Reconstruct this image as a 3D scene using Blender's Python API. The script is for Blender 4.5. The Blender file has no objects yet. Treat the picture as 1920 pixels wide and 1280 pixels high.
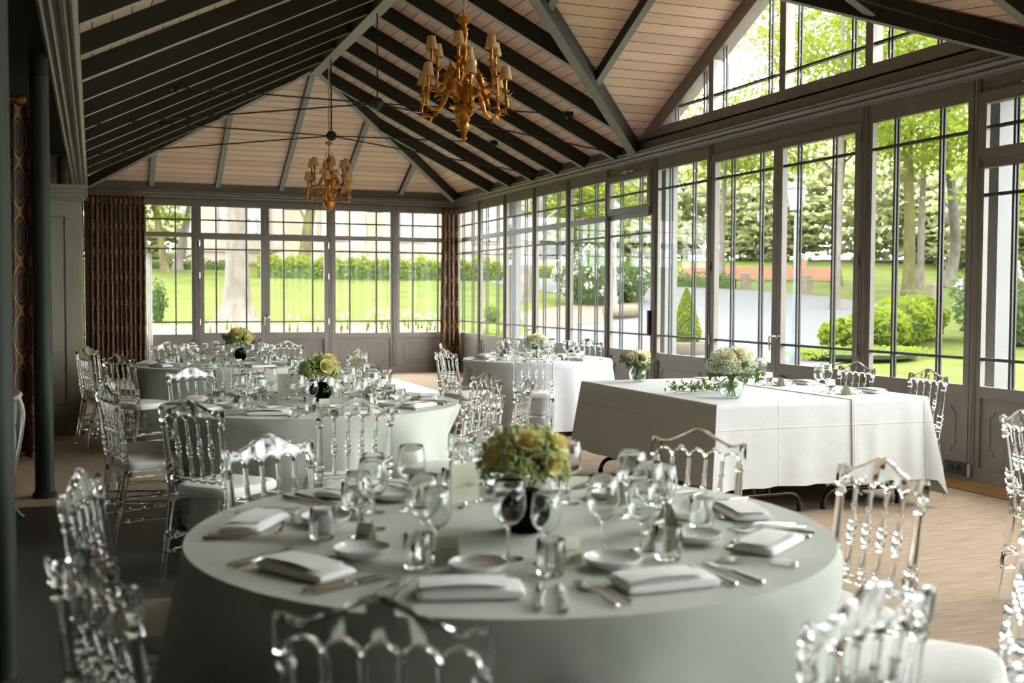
import bpy, math, random
import numpy as np
from mathutils import Vector, Matrix
random.seed(7); rng = np.random.default_rng(7)
PI = math.pi
S = bpy.context.scene
C = S.collection

# ---------------------------------------------------------------- mesh helper
class MB:
    def __init__(s):
        s.v = []; s.f = []; s.mi = []; s.uv = None
    def add(s, vs, fs, m=0, M=None):
        b = len(s.v)
        if M is not None: vs = [tuple(M @ Vector(p)) for p in vs]
        s.v += [tuple(p) for p in vs]
        s.f += [tuple(i + b for i in f) for f in fs]; s.mi += [m] * len(fs)
        return s
    def box(s, x0, x1, y0, y1, z0, z1, m=0, M=None):
        return s.add([(x0,y0,z0),(x1,y0,z0),(x1,y1,z0),(x0,y1,z0),(x0,y0,z1),(x1,y0,z1),(x1,y1,z1),(x0,y1,z1)],
                     [(0,3,2,1),(4,5,6,7),(0,1,5,4),(1,2,6,5),(2,3,7,6),(3,0,4,7)], m, M)
    def beam(s, p, q, w, h, m=0, top=0.0):
        """bar from p to q, w wide sideways, h deep; top = share of h above the line"""
        p = Vector(p); q = Vector(q); d = (q - p).normalized()
        side = d.cross(Vector((0,0,1)))
        if side.length < 1e-4: side = Vector((1,0,0))
        side.normalize(); up = side.cross(d)
        vs = []
        for c in (p, q):
            for a, b in ((-1,top-1),(1,top-1),(1,top),(-1,top)):
                vs.append(c + side * (a * w / 2) + up * (b * h))
        return s.add(vs, [(0,1,2,3),(7,6,5,4),(0,4,5,1),(1,5,6,2),(2,6,7,3),(3,7,4,0)], m)
    def lathe(s, prof, n=12, m=0, M=None, cap=True):
        vs = []; fs = []
        for r, z in prof:
            for i in range(n):
                a = 2 * PI * i / n; vs.append((r * math.cos(a), r * math.sin(a), z))
        k = len(prof)
        for j in range(k - 1):
            for i in range(n):
                a = j * n + i; b = j * n + (i + 1) % n
                fs.append((a, b, b + n, a + n))
        if cap:
            if prof[0][0] > 1e-5: fs.append(tuple(range(n - 1, -1, -1)))
            if prof[-1][0] > 1e-5: fs.append(tuple((k - 1) * n + i for i in range(n)))
        return s.add(vs, fs, m, M)
    def tube(s, pts, r, n=8, m=0, M=None):
        pts = [Vector(p) for p in pts]; k = len(pts)
        rs = r if isinstance(r, (list, tuple)) else [r] * k
        vs = []; fs = []; ref = None
        for j, p in enumerate(pts):
            d = (pts[min(j + 1, k - 1)] - pts[max(j - 1, 0)]).normalized()
            if ref is None: ref = Vector((0,0,1)) if abs(d.z) < .9 else Vector((1,0,0))
            a = d.cross(ref)
            if a.length < 1e-4: a = d.cross(Vector((0,1,0)))
            a.normalize(); b = d.cross(a).normalized(); ref = a.cross(d)
            for i in range(n):
                t = 2 * PI * i / n; vs.append(p + (a * math.cos(t) + b * math.sin(t)) * rs[j])
        for j in range(k - 1):
            for i in range(n):
                x = j * n + i; y = j * n + (i + 1) % n
                fs.append((x, y, y + n, x + n))
        fs.append(tuple(range(n - 1, -1, -1))); fs.append(tuple((k - 1) * n + i for i in range(n)))
        return s.add(vs, fs, m, M)
    def ring_solid(s, rings, m=0, M=None, close=True):
        """rings: equal-length closed loops of points, skinned in order and capped"""
        n = len(rings[0]); vs = [p for r in rings for p in r]; fs = []
        for j in range(len(rings) - 1):
            for i in range(n):
                x = j * n + i; y = j * n + (i + 1) % n
                fs.append((x, y, y + n, x + n))
        if close:
            fs.append(tuple(range(n - 1, -1, -1))); k = (len(rings) - 1) * n
            fs.append(tuple(k + i for i in range(n)))
        return s.add(vs, fs, m, M)
    def grid(s, fn, nu, nv, m=0, uvfn=None, flip=False):
        b = len(s.v); vs = [fn(i / nu, j / nv) for j in range(nv + 1) for i in range(nu + 1)]
        fs = []
        for j in range(nv):
            for i in range(nu):
                a = j * (nu + 1) + i
                q = (a, a + 1, a + nu + 2, a + nu + 1)
                fs.append(q[::-1] if flip else q)
        s.add(vs, fs, m)
        if uvfn:
            if s.uv is None: s.uv = {}
            for j in range(nv + 1):
                for i in range(nu + 1): s.uv[b + j * (nu + 1) + i] = uvfn(i / nu, j / nv)
        return s
    def poly(s, pts, uvs=None, m=0):
        b = len(s.v); s.add(pts, [tuple(range(len(pts)))], m)
        if uvs:
            if s.uv is None: s.uv = {}
            for i, u in enumerate(uvs): s.uv[b + i] = u
        return s
    def leaves(s, cen, size, m=0, up=.35, aspect=.55):
        cen = np.asarray(cen); n = len(cen)
        nrm = rng.normal(size=(n, 3)); nrm[:, 2] = np.abs(nrm[:, 2]) + up; nrm /= np.linalg.norm(nrm, axis=1)[:, None]
        t = rng.normal(size=(n, 3)); a = np.cross(nrm, t); a /= np.linalg.norm(a, axis=1)[:, None]; b = np.cross(nrm, a)
        sz = size * rng.uniform(.65, 1.25, n)[:, None]
        P = np.stack([cen - a * sz, cen - b * sz * aspect + nrm * sz * .15, cen + a * sz, cen + b * sz * aspect + nrm * sz * .15], 1).reshape(-1, 3)
        o = len(s.v); s.v += [tuple(p) for p in P.tolist()]
        s.f += [(o + 4 * i, o + 4 * i + 1, o + 4 * i + 2, o + 4 * i + 3) for i in range(n)]; s.mi += [m] * n
        return s
    def mesh(s, name, mats, smooth=True, sharp=38):
        me = bpy.data.meshes.new(name); me.from_pydata(s.v, [], s.f)
        for m in (mats if isinstance(mats, (list, tuple)) else [mats]): me.materials.append(m)
        if any(s.mi): me.polygons.foreach_set('material_index', s.mi)
        if s.uv is not None:
            L = me.uv_layers.new(name='UVMap'); vi = np.zeros(len(me.loops), dtype=np.int32)
            me.loops.foreach_get('vertex_index', vi)
            flat = np.zeros((len(vi), 2), dtype=np.float32)
            for k, i in enumerate(vi): flat[k] = s.uv.get(int(i), (0, 0))
            L.data.foreach_set('uv', flat.ravel())
        if smooth:
            me.polygons.foreach_set('use_smooth', [True] * len(me.polygons))
            if sharp: me.set_sharp_from_angle(angle=math.radians(sharp))
        me.validate(); me.update()
        return me
    def build(s, name, mats, parent=None, smooth=True, sharp=38):
        return link(name, s.mesh(name, mats, smooth, sharp), parent)

def link(name, me, parent=None):
    o = bpy.data.objects.new(name, me); C.objects.link(o)
    if parent is not None: o.parent = parent
    return o
def tag(o, label, cat, group=None, kind=None):
    o['label'] = label; o['category'] = cat
    if group: o['group'] = group
    if kind: o['kind'] = kind
    return o
def thing(name, label, cat, loc=(0,0,0), rz=0, group=None):
    o = bpy.data.objects.new(name, None); C.objects.link(o); o.empty_display_size = .1
    o.location = loc; o.rotation_euler = (0, 0, rz)
    return tag(o, label, cat, group)
def struct(o, label=None):
    o['kind'] = 'structure'
    if label: o['label'] = label
    return o
def sroot(name, loc=(0,0,0)):
    o = bpy.data.objects.new(name, None); C.objects.link(o); o.location = loc; o['kind'] = 'structure'
    return o
KIDS = {}
def kids(r):
    if r.name not in KIDS: KIDS[r.name] = [c for c in r.children]
    return KIDS[r.name]
def dup(root, loc, rz=0, label=None, group=None, scale=None, rot=None):
    r = root.copy(); C.objects.link(r); r.location = loc; r.rotation_euler = rot if rot else (0, 0, rz)
    if scale: r.scale = scale
    if label: r['label'] = label
    if group: r['group'] = group
    for ch in kids(root):
        c = ch.copy(); C.objects.link(c); c.parent = r
        for g in kids(ch):
            d = g.copy(); C.objects.link(d); d.parent = c
    return r
def place(proto, loc, rz, label, group=None, scale=None, rot=None):
    """the first call moves the prototype itself, every later one copies it"""
    if not proto.get('_used'):
        proto['_used'] = 1; kids(proto)
        for c in kids(proto): kids(c)
        proto.location = loc; proto.rotation_euler = rot if rot else (0, 0, rz)
        if scale: proto.scale = scale
        proto['label'] = label
        if group: proto['group'] = group
        return proto
    return dup(proto, loc, rz, label, group, scale, rot)

# ---------------------------------------------------------------- materials
def nt(name):
    m = bpy.data.materials.new(name); m.use_nodes = True
    t = m.node_tree; t.nodes.clear()
    return m, t, t.nodes.new('ShaderNodeOutputMaterial')
def nd(t, kind, **kw):
    n = t.nodes.new('ShaderNode' + kind)
    for k, v in kw.items():
        if k in n.inputs: n.inputs[k].default_value = v
        else: setattr(n, k, v)
    return n
def ramp(t, fac, stops):
    r = t.nodes.new('ShaderNodeValToRGB'); e = r.color_ramp.elements
    while len(e) < len(stops): e.new(.5)
    for i, (p, c) in enumerate(stops): e[i].position = p; e[i].color = (*c, 1)
    t.links.new(fac, r.inputs[0]); return r.outputs[0]
def mth(t, op, a, b=None, c=None):
    n = t.nodes.new('ShaderNodeMath'); n.operation = op
    for i, x in enumerate((a, b, c)):
        if x is None: continue
        if isinstance(x, (int, float)): n.inputs[i].default_value = x
        else: t.links.new(x, n.inputs[i])
    return n.outputs[0]
def pm(name, c1, c2=None, scale=20, rough=.6, metal=0, bump=0, bscale=None, spec=.5, stretch=None, sheen=0, coords='Object', tl=None):
    """painted / fabric / metal surface: noise between two colours, optional noise bump"""
    m, t, out = nt(name)
    b = nd(t, 'BsdfPrincipled'); b.inputs['Roughness'].default_value = rough; b.inputs['Metallic'].default_value = metal
    b.inputs['Specular IOR Level'].default_value = spec
    if sheen: b.inputs['Sheen Weight'].default_value = sheen
    tc = nd(t, 'TexCoord'); src = tc.outputs[coords]
    if stretch:
        mp = nd(t, 'Mapping'); mp.inputs['Scale'].default_value = stretch; t.links.new(src, mp.inputs[0]); src = mp.outputs[0]
    nz = nd(t, 'TexNoise', Scale=scale, Detail=4.0); t.links.new(src, nz.inputs['Vector'])
    c2 = c2 or tuple(x * .8 for x in c1)
    t.links.new(ramp(t, nz.outputs[0], [(.35, c2), (.65, c1)]), b.inputs['Base Color'])
    if bump:
        n2 = nd(t, 'TexNoise', Scale=bscale or scale * 3, Detail=3.0); t.links.new(src, n2.inputs['Vector'])
        bp = nd(t, 'Bump', Strength=bump, Distance=.01); t.links.new(n2.outputs[0], bp.inputs['Height'])
        t.links.new(bp.outputs[0], b.inputs['Normal'])
    if tl:
        tr = nd(t, 'BsdfTranslucent'); tr.inputs[0].default_value = (*tl[0], 1)
        mx = nd(t, 'MixShader'); mx.inputs[0].default_value = tl[1]
        t.links.new(b.outputs[0], mx.inputs[1]); t.links.new(tr.outputs[0], mx.inputs[2]); t.links.new(mx.outputs[0], out.inputs[0])
    else: t.links.new(b.outputs[0], out.inputs[0])
    return m
def glass(name, col=(1,1,1), ior=1.47, rough=0.0):
    m, t, out = nt(name); g = nd(t, 'BsdfGlass', IOR=ior, Roughness=rough); 
    nz = nd(t, 'TexNoise', Scale=3.0)
    tc = nd(t, 'TexCoord'); t.links.new(tc.outputs['Object'], nz.inputs['Vector'])
    t.links.new(ramp(t, nz.outputs[0], [(.3, tuple(x * .985 for x in col)), (.7, col)]), g.inputs['Color'])
    t.links.new(g.outputs[0], out.inputs[0]); return m
def pane_mat():
    m, t, out = nt('window_glass'); tr = nd(t, 'BsdfTransparent'); gl = nd(t, 'BsdfGlossy', Roughness=.02)
    tr.inputs[0].default_value = (.96, .975, .965, 1)
    fr = nd(t, 'Fresnel'); ge = nd(t, 'NewGeometry'); t.links.new(mth(t, 'ADD', 1.45, mth(t, 'MULTIPLY', ge.outputs['Backfacing'], 1 / 1.45 - 1.45)), fr.inputs[0]); mx = nd(t, 'MixShader')
    nz = nd(t, 'TexNoise', Scale=.8); tc = nd(t, 'TexCoord'); t.links.new(tc.outputs['Object'], nz.inputs['Vector'])
    bp = nd(t, 'Bump', Strength=.004, Distance=.01); t.links.new(nz.outputs[0], bp.inputs['Height']); t.links.new(bp.outputs[0], gl.inputs['Normal'])
    t.links.new(mth(t, 'MULTIPLY', fr.outputs[0], .22), mx.inputs[0]); t.links.new(tr.outputs[0], mx.inputs[1]); t.links.new(gl.outputs[0], mx.inputs[2])
    t.links.new(mx.outputs[0], out.inputs[0]); return m
def plank_mat(name, c1, c2, gap, w=.135, dark=(.05,.03,.02), rough=.55):
    """boards: u along, v across (metres)"""
    m, t, out = nt(name); b = nd(t, 'BsdfPrincipled', Roughness=rough)
    uv = nd(t, 'UVMap'); sx = nd(t, 'SeparateXYZ'); t.links.new(uv.outputs[0], sx.inputs[0])
    v = mth(t, 'DIVIDE', sx.outputs[1], w); fl = mth(t, 'FLOOR', v); fr = mth(t, 'FRACT', v)
    cx = nd(t, 'CombineXYZ'); t.links.new(mth(t, 'MULTIPLY', sx.outputs[0], 1.2), cx.inputs[0])
    t.links.new(mth(t, 'MULTIPLY', sx.outputs[1], 22.0), cx.inputs[1]); t.links.new(mth(t, 'MULTIPLY', fl, 7.31), cx.inputs[2])
    nz = nd(t, 'TexNoise', Scale=1.6, Detail=5.0); t.links.new(cx.outputs[0], nz.inputs['Vector'])
    wn = nd(t, 'TexWhiteNoise', noise_dimensions='1D'); t.links.new(fl, wn.inputs['W'])
    f = mth(t, 'ADD', mth(t, 'MULTIPLY', nz.outputs[0], .7), mth(t, 'MULTIPLY', wn.outputs[0], .3))
    col = ramp(t, f, [(.25, c2), (.7, c1)])
    line = mth(t, 'LESS_THAN', fr, gap)
    mx = nd(t, 'Mix', data_type='RGBA'); t.links.new(line, mx.inputs[0]); t.links.new(col, mx.inputs[6]); mx.inputs[7].default_value = (*dark, 1)
    t.links.new(mx.outputs[2], b.inputs['Base Color']); t.links.new(b.outputs[0], out.inputs[0]); return m
def cloth_mat(name, col, crease=None):
    m, t, out = nt(name); b = nd(t, 'BsdfPrincipled', Roughness=.75); b.inputs['Sheen Weight'].default_value = .15
    tc = nd(t, 'TexCoord'); nz = nd(t, 'TexNoise', Scale=6.0, Detail=5.0); t.links.new(tc.outputs['Object'], nz.inputs['Vector'])
    t.links.new(ramp(t, nz.outputs[0], [(.3, tuple(x * .96 for x in col)), (.7, col)]), b.inputs['Base Color'])
    wv = nd(t, 'TexNoise', Scale=420.0, Detail=1.0); t.links.new(tc.outputs['Object'], wv.inputs['Vector'])
    b1 = nd(t, 'Bump', Strength=.12, Distance=.002); t.links.new(wv.outputs[0], b1.inputs['Height'])
    b2 = nd(t, 'Bump', Strength=.25, Distance=.02); t.links.new(nz.outputs[0], b2.inputs['Height']); t.links.new(b1.outputs[0], b2.inputs['Normal'])
    last = b2
    if crease:
        sx = nd(t, 'SeparateXYZ'); t.links.new(tc.outputs['Object'], sx.inputs[0])
        for ax, w, o in crease:
            p = mth(t, 'FRACT', mth(t, 'ADD', mth(t, 'DIVIDE', sx.outputs[ax], w), o))
            h = mth(t, 'SUBTRACT', 1.0, mth(t, 'MINIMUM', mth(t, 'MULTIPLY', mth(t, 'ABSOLUTE', mth(t, 'SUBTRACT', p, .5)), w * 160), 1.0))
            b3 = nd(t, 'Bump', Strength=.5, Distance=.006); t.links.new(h, b3.inputs['Height']); t.links.new(last.outputs[0], b3.inputs['Normal']); last = b3
    t.links.new(last.outputs[0], b.inputs['Normal']); t.links.new(b.outputs[0], out.inputs[0]); return m
def curtain_mat():
    m, t, out = nt('ogee_curtain_fabric'); b = nd(t, 'BsdfPrincipled', Roughness=.7)
    uv = nd(t, 'UVMap'); sx = nd(t, 'SeparateXYZ'); t.links.new(uv.outputs[0], sx.inputs[0])
    cu = mth(t, 'COSINE', mth(t, 'MULTIPLY', sx.outputs[0], 2 * PI / .30)); cv = mth(t, 'COSINE', mth(t, 'MULTIPLY', sx.outputs[1], 2 * PI / .42))
    c2 = mth(t, 'COSINE', mth(t, 'MULTIPLY', sx.outputs[1], 4 * PI / .42))
    d = mth(t, 'ADD', cu, mth(t, 'ADD', mth(t, 'MULTIPLY', cv, .85), mth(t, 'MULTIPLY', c2, .22)))
    d = mth(t, 'ABSOLUTE', d)
    f = mth(t, 'DIVIDE', d, 2.2)
    col = ramp(t, f, [(0, (.30,.18,.07)), (.09, (.24,.125,.045)), (.12, (.035,.017,.011)), (.30, (.022,.012,.010)), (.34, (.20,.075,.024)), (.46, (.14,.048,.018)), (.50, (.03,.019,.017)), (.72, (.036,.026,.027)), (.76, (.24,.10,.035))])
    t.links.new(col, b.inputs['Base Color']); t.links.new(b.outputs[0], out.inputs[0]); return m
def floor_tile_mat(name, c1, c2, size, rough, grout=(.02,.02,.02)):
    m, t, out = nt(name); b = nd(t, 'BsdfPrincipled', Roughness=rough)
    tc = nd(t, 'TexCoord'); br = nd(t, 'TexBrick', Scale=1.0); br.offset = 0.5
    br.inputs['Brick Width'].default_value = size; br.inputs['Row Height'].default_value = size; br.inputs['Mortar Size'].default_value = .006
    br.inputs['Color1'].default_value = (*c1, 1); br.inputs['Color2'].default_value = (*c2, 1); br.inputs['Mortar'].default_value = (*grout, 1)
    t.links.new(tc.outputs['Object'], br.inputs['Vector']); t.links.new(br.outputs[0], b.inputs['Base Color'])
    t.links.new(b.outputs[0], out.inputs[0]); return m

paint = pm('taupe_frame_paint', (.20,.168,.138), (.175,.148,.12), 6, .45)
bar_m = pm('dark_glazing_bar_paint', (.05,.043,.037), (.042,.036,.031), 6, .5)
paint_hi = pm('taupe_cornice_paint', (.20,.175,.155), (.17,.15,.13), 5, .38)
beam_m = pm('dark_beam_stain', (.034,.029,.025), (.026,.022,.019), 4, .55, spec=.3)
soffit_m = pm('painted_light_beam_soffit', (.27,.265,.25), (.235,.23,.22), 5, .4)  # paler beam undersides: the daylight on them is put into the colour
deckm = plank_mat('whitewashed_ceiling_planks', (.88,.62,.47), (.70,.475,.345), .06, w=.155)
parq = plank_mat('oak_parquet', (.42,.22,.06), (.33,.16,.04), .03, w=.09, rough=.35)
carpet = pm('sisal_carpet', (.42,.31,.21), (.25,.175,.11), 34, .9, bump=.8, bscale=120, stretch=(.12,2.2,1))
tile = floor_tile_mat('dark_slate_tiles', (.045,.044,.038), (.036,.035,.03), .62, .42)
pale_tile = floor_tile_mat('pale_floor_tiles', (.40,.40,.40), (.37,.37,.375), .62, .3, (.25,.25,.25))
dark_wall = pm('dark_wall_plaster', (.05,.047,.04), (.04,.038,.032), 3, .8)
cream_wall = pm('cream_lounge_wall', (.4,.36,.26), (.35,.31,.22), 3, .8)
col_paint = pm('dark_green_column_paint', (.017,.024,.014), (.013,.019,.011), 3, .5, spec=.25)
winglass = pane_mat()
acryl = glass('clear_acrylic', (.985,.99,.985), 1.46)
crystal = glass('clear_drinking_glass', (.99,.995,.99), 1.45)
greenglass = glass('green_vase_glass', (.16,.24,.13), 1.45)
vaseglass = glass('clear_vase_glass', (.96,.98,.96), 1.42)
cushion = pm('white_seat_fabric', (.74,.73,.69), (.70,.69,.65), 30, .8, bump=.2, bscale=200)
linen = cloth_mat('sage_white_tablecloth_linen', (.45,.48,.41))
linen_w = cloth_mat('white_tablecloth_linen', (.62,.62,.635))
linen2 = cloth_mat('white_tablecloth_creased_linen', (.52,.52,.505), [(0, .58, .33), (1, .6, .2), (2, .42, .12)])
napk = pm('white_napkin_linen', (.86,.86,.84), (.82,.82,.80), 40, .8, bump=.15, bscale=250)
porc = pm('white_porcelain', (.82,.83,.81), (.79,.80,.78), 5, .12)
steel = pm('polished_cutlery_steel', (.78,.78,.77), (.70,.70,.69), 9, .09, metal=1)
chrome = pm('brushed_nickel', (.66,.62,.56), (.58,.55,.5), 9, .25, metal=1)
iron = pm('dark_green_iron', (.018,.022,.02), (.012,.015,.014), 12, .45, metal=.3)
gold = pm('antique_gilt', (.78,.33,.04), (.30,.10,.01), 14, .33, metal=.7, bump=.4, bscale=60)
brass_leg = pm('bronze_table_leg', (.10,.062,.04), (.07,.045,.03), 8, .3, metal=.6)
rubber = pm('black_rubber', (.012,.012,.012), (.01,.01,.01), 9, .6)
shade_m = pm('cream_lamp_shade', (.88,.64,.36), (.82,.58,.31), 60, .85, tl=((.88,.64,.36), .35))
cord_m = pm('white_cable_sleeve', (.62,.62,.6), (.55,.55,.53), 30, .6)
card_m = pm('sage_card_stock', (.60,.61,.46), (.56,.57,.43), 30, .8)
white_card = pm('white_card_stock', (.8,.8,.77), (.76,.76,.73), 30, .8)
ink = pm('brown_ink', (.12,.10,.07), (.10,.08,.06), 30, .8)
cab_m = pm('grey_beige_cabinet_paint', (.25,.225,.155), (.22,.20,.14), 5, .5)
silver_m = pm('silver_leaf', (.50,.49,.44), (.38,.37,.33), 20, .28, metal=.7)
curt = curtain_mat()
sheer = pm('white_sheer_voile', (.8,.8,.78), (.74,.74,.72), 20, .9, tl=((.8,.8,.78), .4))
black = pm('black_plastic', (.02,.02,.022), (.015,.015,.017), 9, .4)
rose_m = pm('cream_rose_petals', (.82,.74,.38), (.76,.62,.22), 25, .6, tl=((.8,.72,.3), .25))
rosew = pm('ivory_rose_petals', (.88,.83,.62), (.84,.74,.42), 25, .6, tl=((.85,.8,.5), .25))
gyp_m = pm('gypsophila_buds', (.62,.66,.30), (.36,.44,.10), 90, .7)
gypw = pm('white_gypsophila', (.84,.86,.74), (.68,.73,.5), 90, .7)
moss_m = pm('dark_moss_foliage', (.05,.075,.02), (.03,.045,.012), 60, .8)
leaf_d = pm('eucalyptus_leaf', (.12,.20,.085), (.07,.13,.04), 8, .45, tl=((.16,.28,.05), .3))
stem_m = pm('green_stem', (.14,.22,.06), (.10,.16,.04), 20, .6)
SKY, SUN, EXPO = 9.0, 0.8, 1.0
# ---------------------------------------------------------------- room shell
W = 1.28            # bay of the right wall
ZE, SL = 3.315, .49  # deck height at the walls, roof slope
RX, LX, BY = -3.23, -6.46, -24.4
GY, GH = -10.28, 3.08   # cross gable: centre, half width
def dz(d): return ZE + SL * d

fl = MB(); fl.box(-9, .06, BY - .1, .06, -.12, 0); struct(fl.build('floor', carpet, None, False), 'woven beige sisal carpet floor')
f2 = MB(); f2.box(-.36, -.012, BY, -.02, 0, .006)
f2.uv = {i: (p[1], p[0]) for i, p in enumerate(f2.v)}
struct(f2.build('floor_parquet_strip', parq, None, False), 'orange oak parquet strip along the window wall')
f3 = MB(); f3.box(-8.9, -5.75, BY + .1, -11.5, 0, .005); f3.box(-5.75, -2.6, BY + .1, -16.0, 0, .005)
struct(f3.build('floor_dark_tiles', tile, None, False), 'dark slate tile floor')
f4 = MB(); f4.box(-5.2, -1.55, -6.6, -.06, 0, .005)
struct(f4.build('floor_pale_tiles', pale_tile, None, False), 'pale tiled dance floor')

def frame(u0, u1, z0, z1, w, n0, n1, mb, M, wb=None, wt=None):
    wb = wb or w; wt = wt or w
    mb.box(u0, u0 + w, n0, n1, z0, z1, 0, M); mb.box(u1 - w, u1, n0, n1, z0, z1, 0, M)
    mb.box(u0 + w, u1 - w, n0, n1, z0, z0 + wb, 0, M); mb.box(u0 + w, u1 - w, n0, n1, z1 - wt, z1, 0, M)
def bars(u0, u1, z0, z1, us, zs, M, parent):
    mb = MB()
    for a, b in ((-.004, .010), (.030, .044)):
        for u in us: mb.box(u - .011, u + .011, a, b, z0, z1, 0, M)
        for z in zs: mb.box(u0, u1, a + .001, b - .001, z - .011, z + .011, 0, M)
    mb.build('glazing_bars', bar_m, parent, False)
    g = MB(); g.box(u0 - .006, u1 + .006, .015, .025, z0 - .006, z1 + .006, 0, M); g.build('pane', winglass, parent, False)
def panel(u0, u1, z0, z1, M, parent):
    mb = MB(); mb.box(u0, u1, .02, .045, z0, z1, 0, M)
    a, b, c, d = u0 + .09, u1 - .09, z0 + .09, z1 - .09; k = .045
    loop = []
    for cx, cz, a0 in ((a, c, 90), (b, c, 180), (b, d, 270), (a, d, 0)):
        for i in range(5):
            t = math.radians(a0 - 90 * i / 4); loop.append((cx + k * math.cos(t), cz + k * math.sin(t)))
    for i in range(len(loop)):
        p, q = loop[i], loop[(i + 1) % len(loop)]
        mb.beam(M @ Vector((p[0], .02, p[1])), M @ Vector((q[0], .02, q[1])), .016, .01, 0, .5)
    mb.build('panel', paint, parent, False)
def hinge(u, z, M, parent, n=-.012):
    h = MB(); h.lathe([(.009, -.055), (.009, .055)], 8, 0, M @ Matrix.Translation((u, n, z))); h.box(u - .012, u + .012, n, .002, z - .04, z + .04, 0, M); h.build('hinge', chrome, parent)
VB = .265
def bay(name, org, M3, w, kind, hl=0, label=None):
    """one bay of a glazed wall in wall coordinates: u along the wall, n outwards, z up"""
    r = sroot(name, org); 
    if label: r['label'] = label
    M = M3; e = .045; g = .088; c = w / 2; us = (c - VB * w / W, c + VB * w / W)
    fr = MB()
    frame(e, w - e, .0, .74, .043, 0, .046, fr, M, wb=.12, wt=.09)
    panel(e + .043, w - e - .043, .12, .65, M, r)
    if kind == 'tall':
        frame(e, w - e, .74, 3.085, .043, 0, .046, fr, M, wb=.001, wt=.155)
        bars(g, w - g, .741, 2.93, us, (.95, 2.70), M, r)
    else:
        frame(e, w - e, .74, 2.405, .043, 0, .046, fr, M, wb=.001, wt=.001)
        fr.box(e, w - e, 0, .046, 2.405, 2.48, 0, M)
        bars(g, w - g, .741, 2.405, us, (.95, 2.20), M, r)
        if kind == 'hopper':
            hb = MB(); frame(e + .004, w - e - .004, 2.462, 2.97, .085, -.035, .0, hb, M)
            ho = hb.build('hopper_sash', paint, r, False); bars(g + .03, w - g - .03, 2.548, 2.885, us, (2.71,), M, ho)
            st = MB(); st.tube([M @ Vector((c - .16, -.045, 2.985)), M @ Vector((c + .16, -.045, 2.985))], .008, 6); st.box(c - .03, c + .03, -.07, -.02, 2.955, 3.0, 0, M)
            st.build('window_opener', chrome, ho)
            for q in (e + .02, w - e - .02): hinge(q, 2.45, M, ho, -.04)
            frame(e, w - e, 2.48, 3.085, .043, 0, .046, fr, M, wb=.06, wt=.2)
        else:
            frame(e, w - e, 2.48, 3.085, .043, 0, .046, fr, M, wb=.001, wt=.155)
            bars(g, w - g, 2.48, 2.93, us, (2.70,), M, r)
    fr.build('window_frame', paint, r, False)
    return r
def leaf(parent, M, u0, u1, w, ztop, zg, hside, us, mz):
    """door leaf between u0 and u1: stiles, rails, panel, bars, hinges"""
    fr = MB(); st = .075
    frame(u0, u1, .02, ztop, st, -.02, .04, fr, M, wb=.11, wt=ztop - zg); fr.box(u0 + st, u1 - st, -.02, .04, .65, .764, 0, M)
    L = fr.build('door_leaf', paint, parent, False)
    panel(u0 + st, u1 - st, .13, .65, M, L)
    bars(u0 + st, u1 - st, .764, zg, us, (.95, mz), M, L)
    for z in (.95, 1.75, ztop - .12): hinge(u0 if hside < 0 else u1, z, M, L, -.03)
    return L
def lever(u, M, parent, d=-1):
    h = MB(); h.lathe([(.034, 0), (.034, .012), (.024, .02), (.011, .024), (.011, .055), (.016, .06), (.016, .075), (0, .08)], 14, 0, M @ Matrix.Translation((u, -.02, 1.03)) @ Matrix.Rotation(PI / 2, 4, 'X'))
    h.tube([M @ Vector((u, -.085, 1.03)), M @ Vector((u + d * .05, -.088, 1.03)), M @ Vector((u + d * .055, -.085, .97)), M @ Vector((u + d * .055, -.08, .89))], [.01, .009, .009, .008], 8)
    h.build('door_handle', chrome, parent)

MR = Matrix(((0, 1, 0, 0), (-1, 0, 0, 0), (0, 0, 1, 0), (0, 0, 0, 1)))   # u -> -Y, n -> +X
kinds = ['transom'] * 5 + ['hopper', 'tall', None, None, 'tall', 'hopper'] + ['tall', 'transom'] * 4
n_win = 0
for k, kd in enumerate(kinds):
    if kd:
        n_win += 1; bay(f'window_{n_win}', (0, -W * k, 0), MR, W, kd)
d1 = sroot('door_1', (0, -W * 7, 0)); d1['label'] = 'glazed double door to the gravel drive'
fr = MB(); fr.box(.045, 2 * W - .045, 0, .09, 2.965, 3.085, 0, MR); fr.box(.0, 2 * W, 0, .09, 0, .02, 0, MR); fr.build('door_frame', paint, d1, False)
c1, c2 = .05 + .66, 2 * W - .71
La = leaf(d1, MR, .045, W - .003, W, 2.96, 2.875, -1, (c1 - .02 - VB, c1 - .02 + VB), 2.70)
Lb = leaf(d1, MR, W + .003, 2 * W - .045, W, 2.96, 2.875, 1, (c2 - VB, c2 + VB), 2.70); lever(W + .035, MR, Lb, -1)
pl = MB(); pl.box(W * 6 - .08, W * 6 - .05, -.05, 0, .95, 1.25, 0, MR); ob = pl.build('trim_4', black, None, False); struct(ob, 'black espagnolette bolt on the window post')

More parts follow.
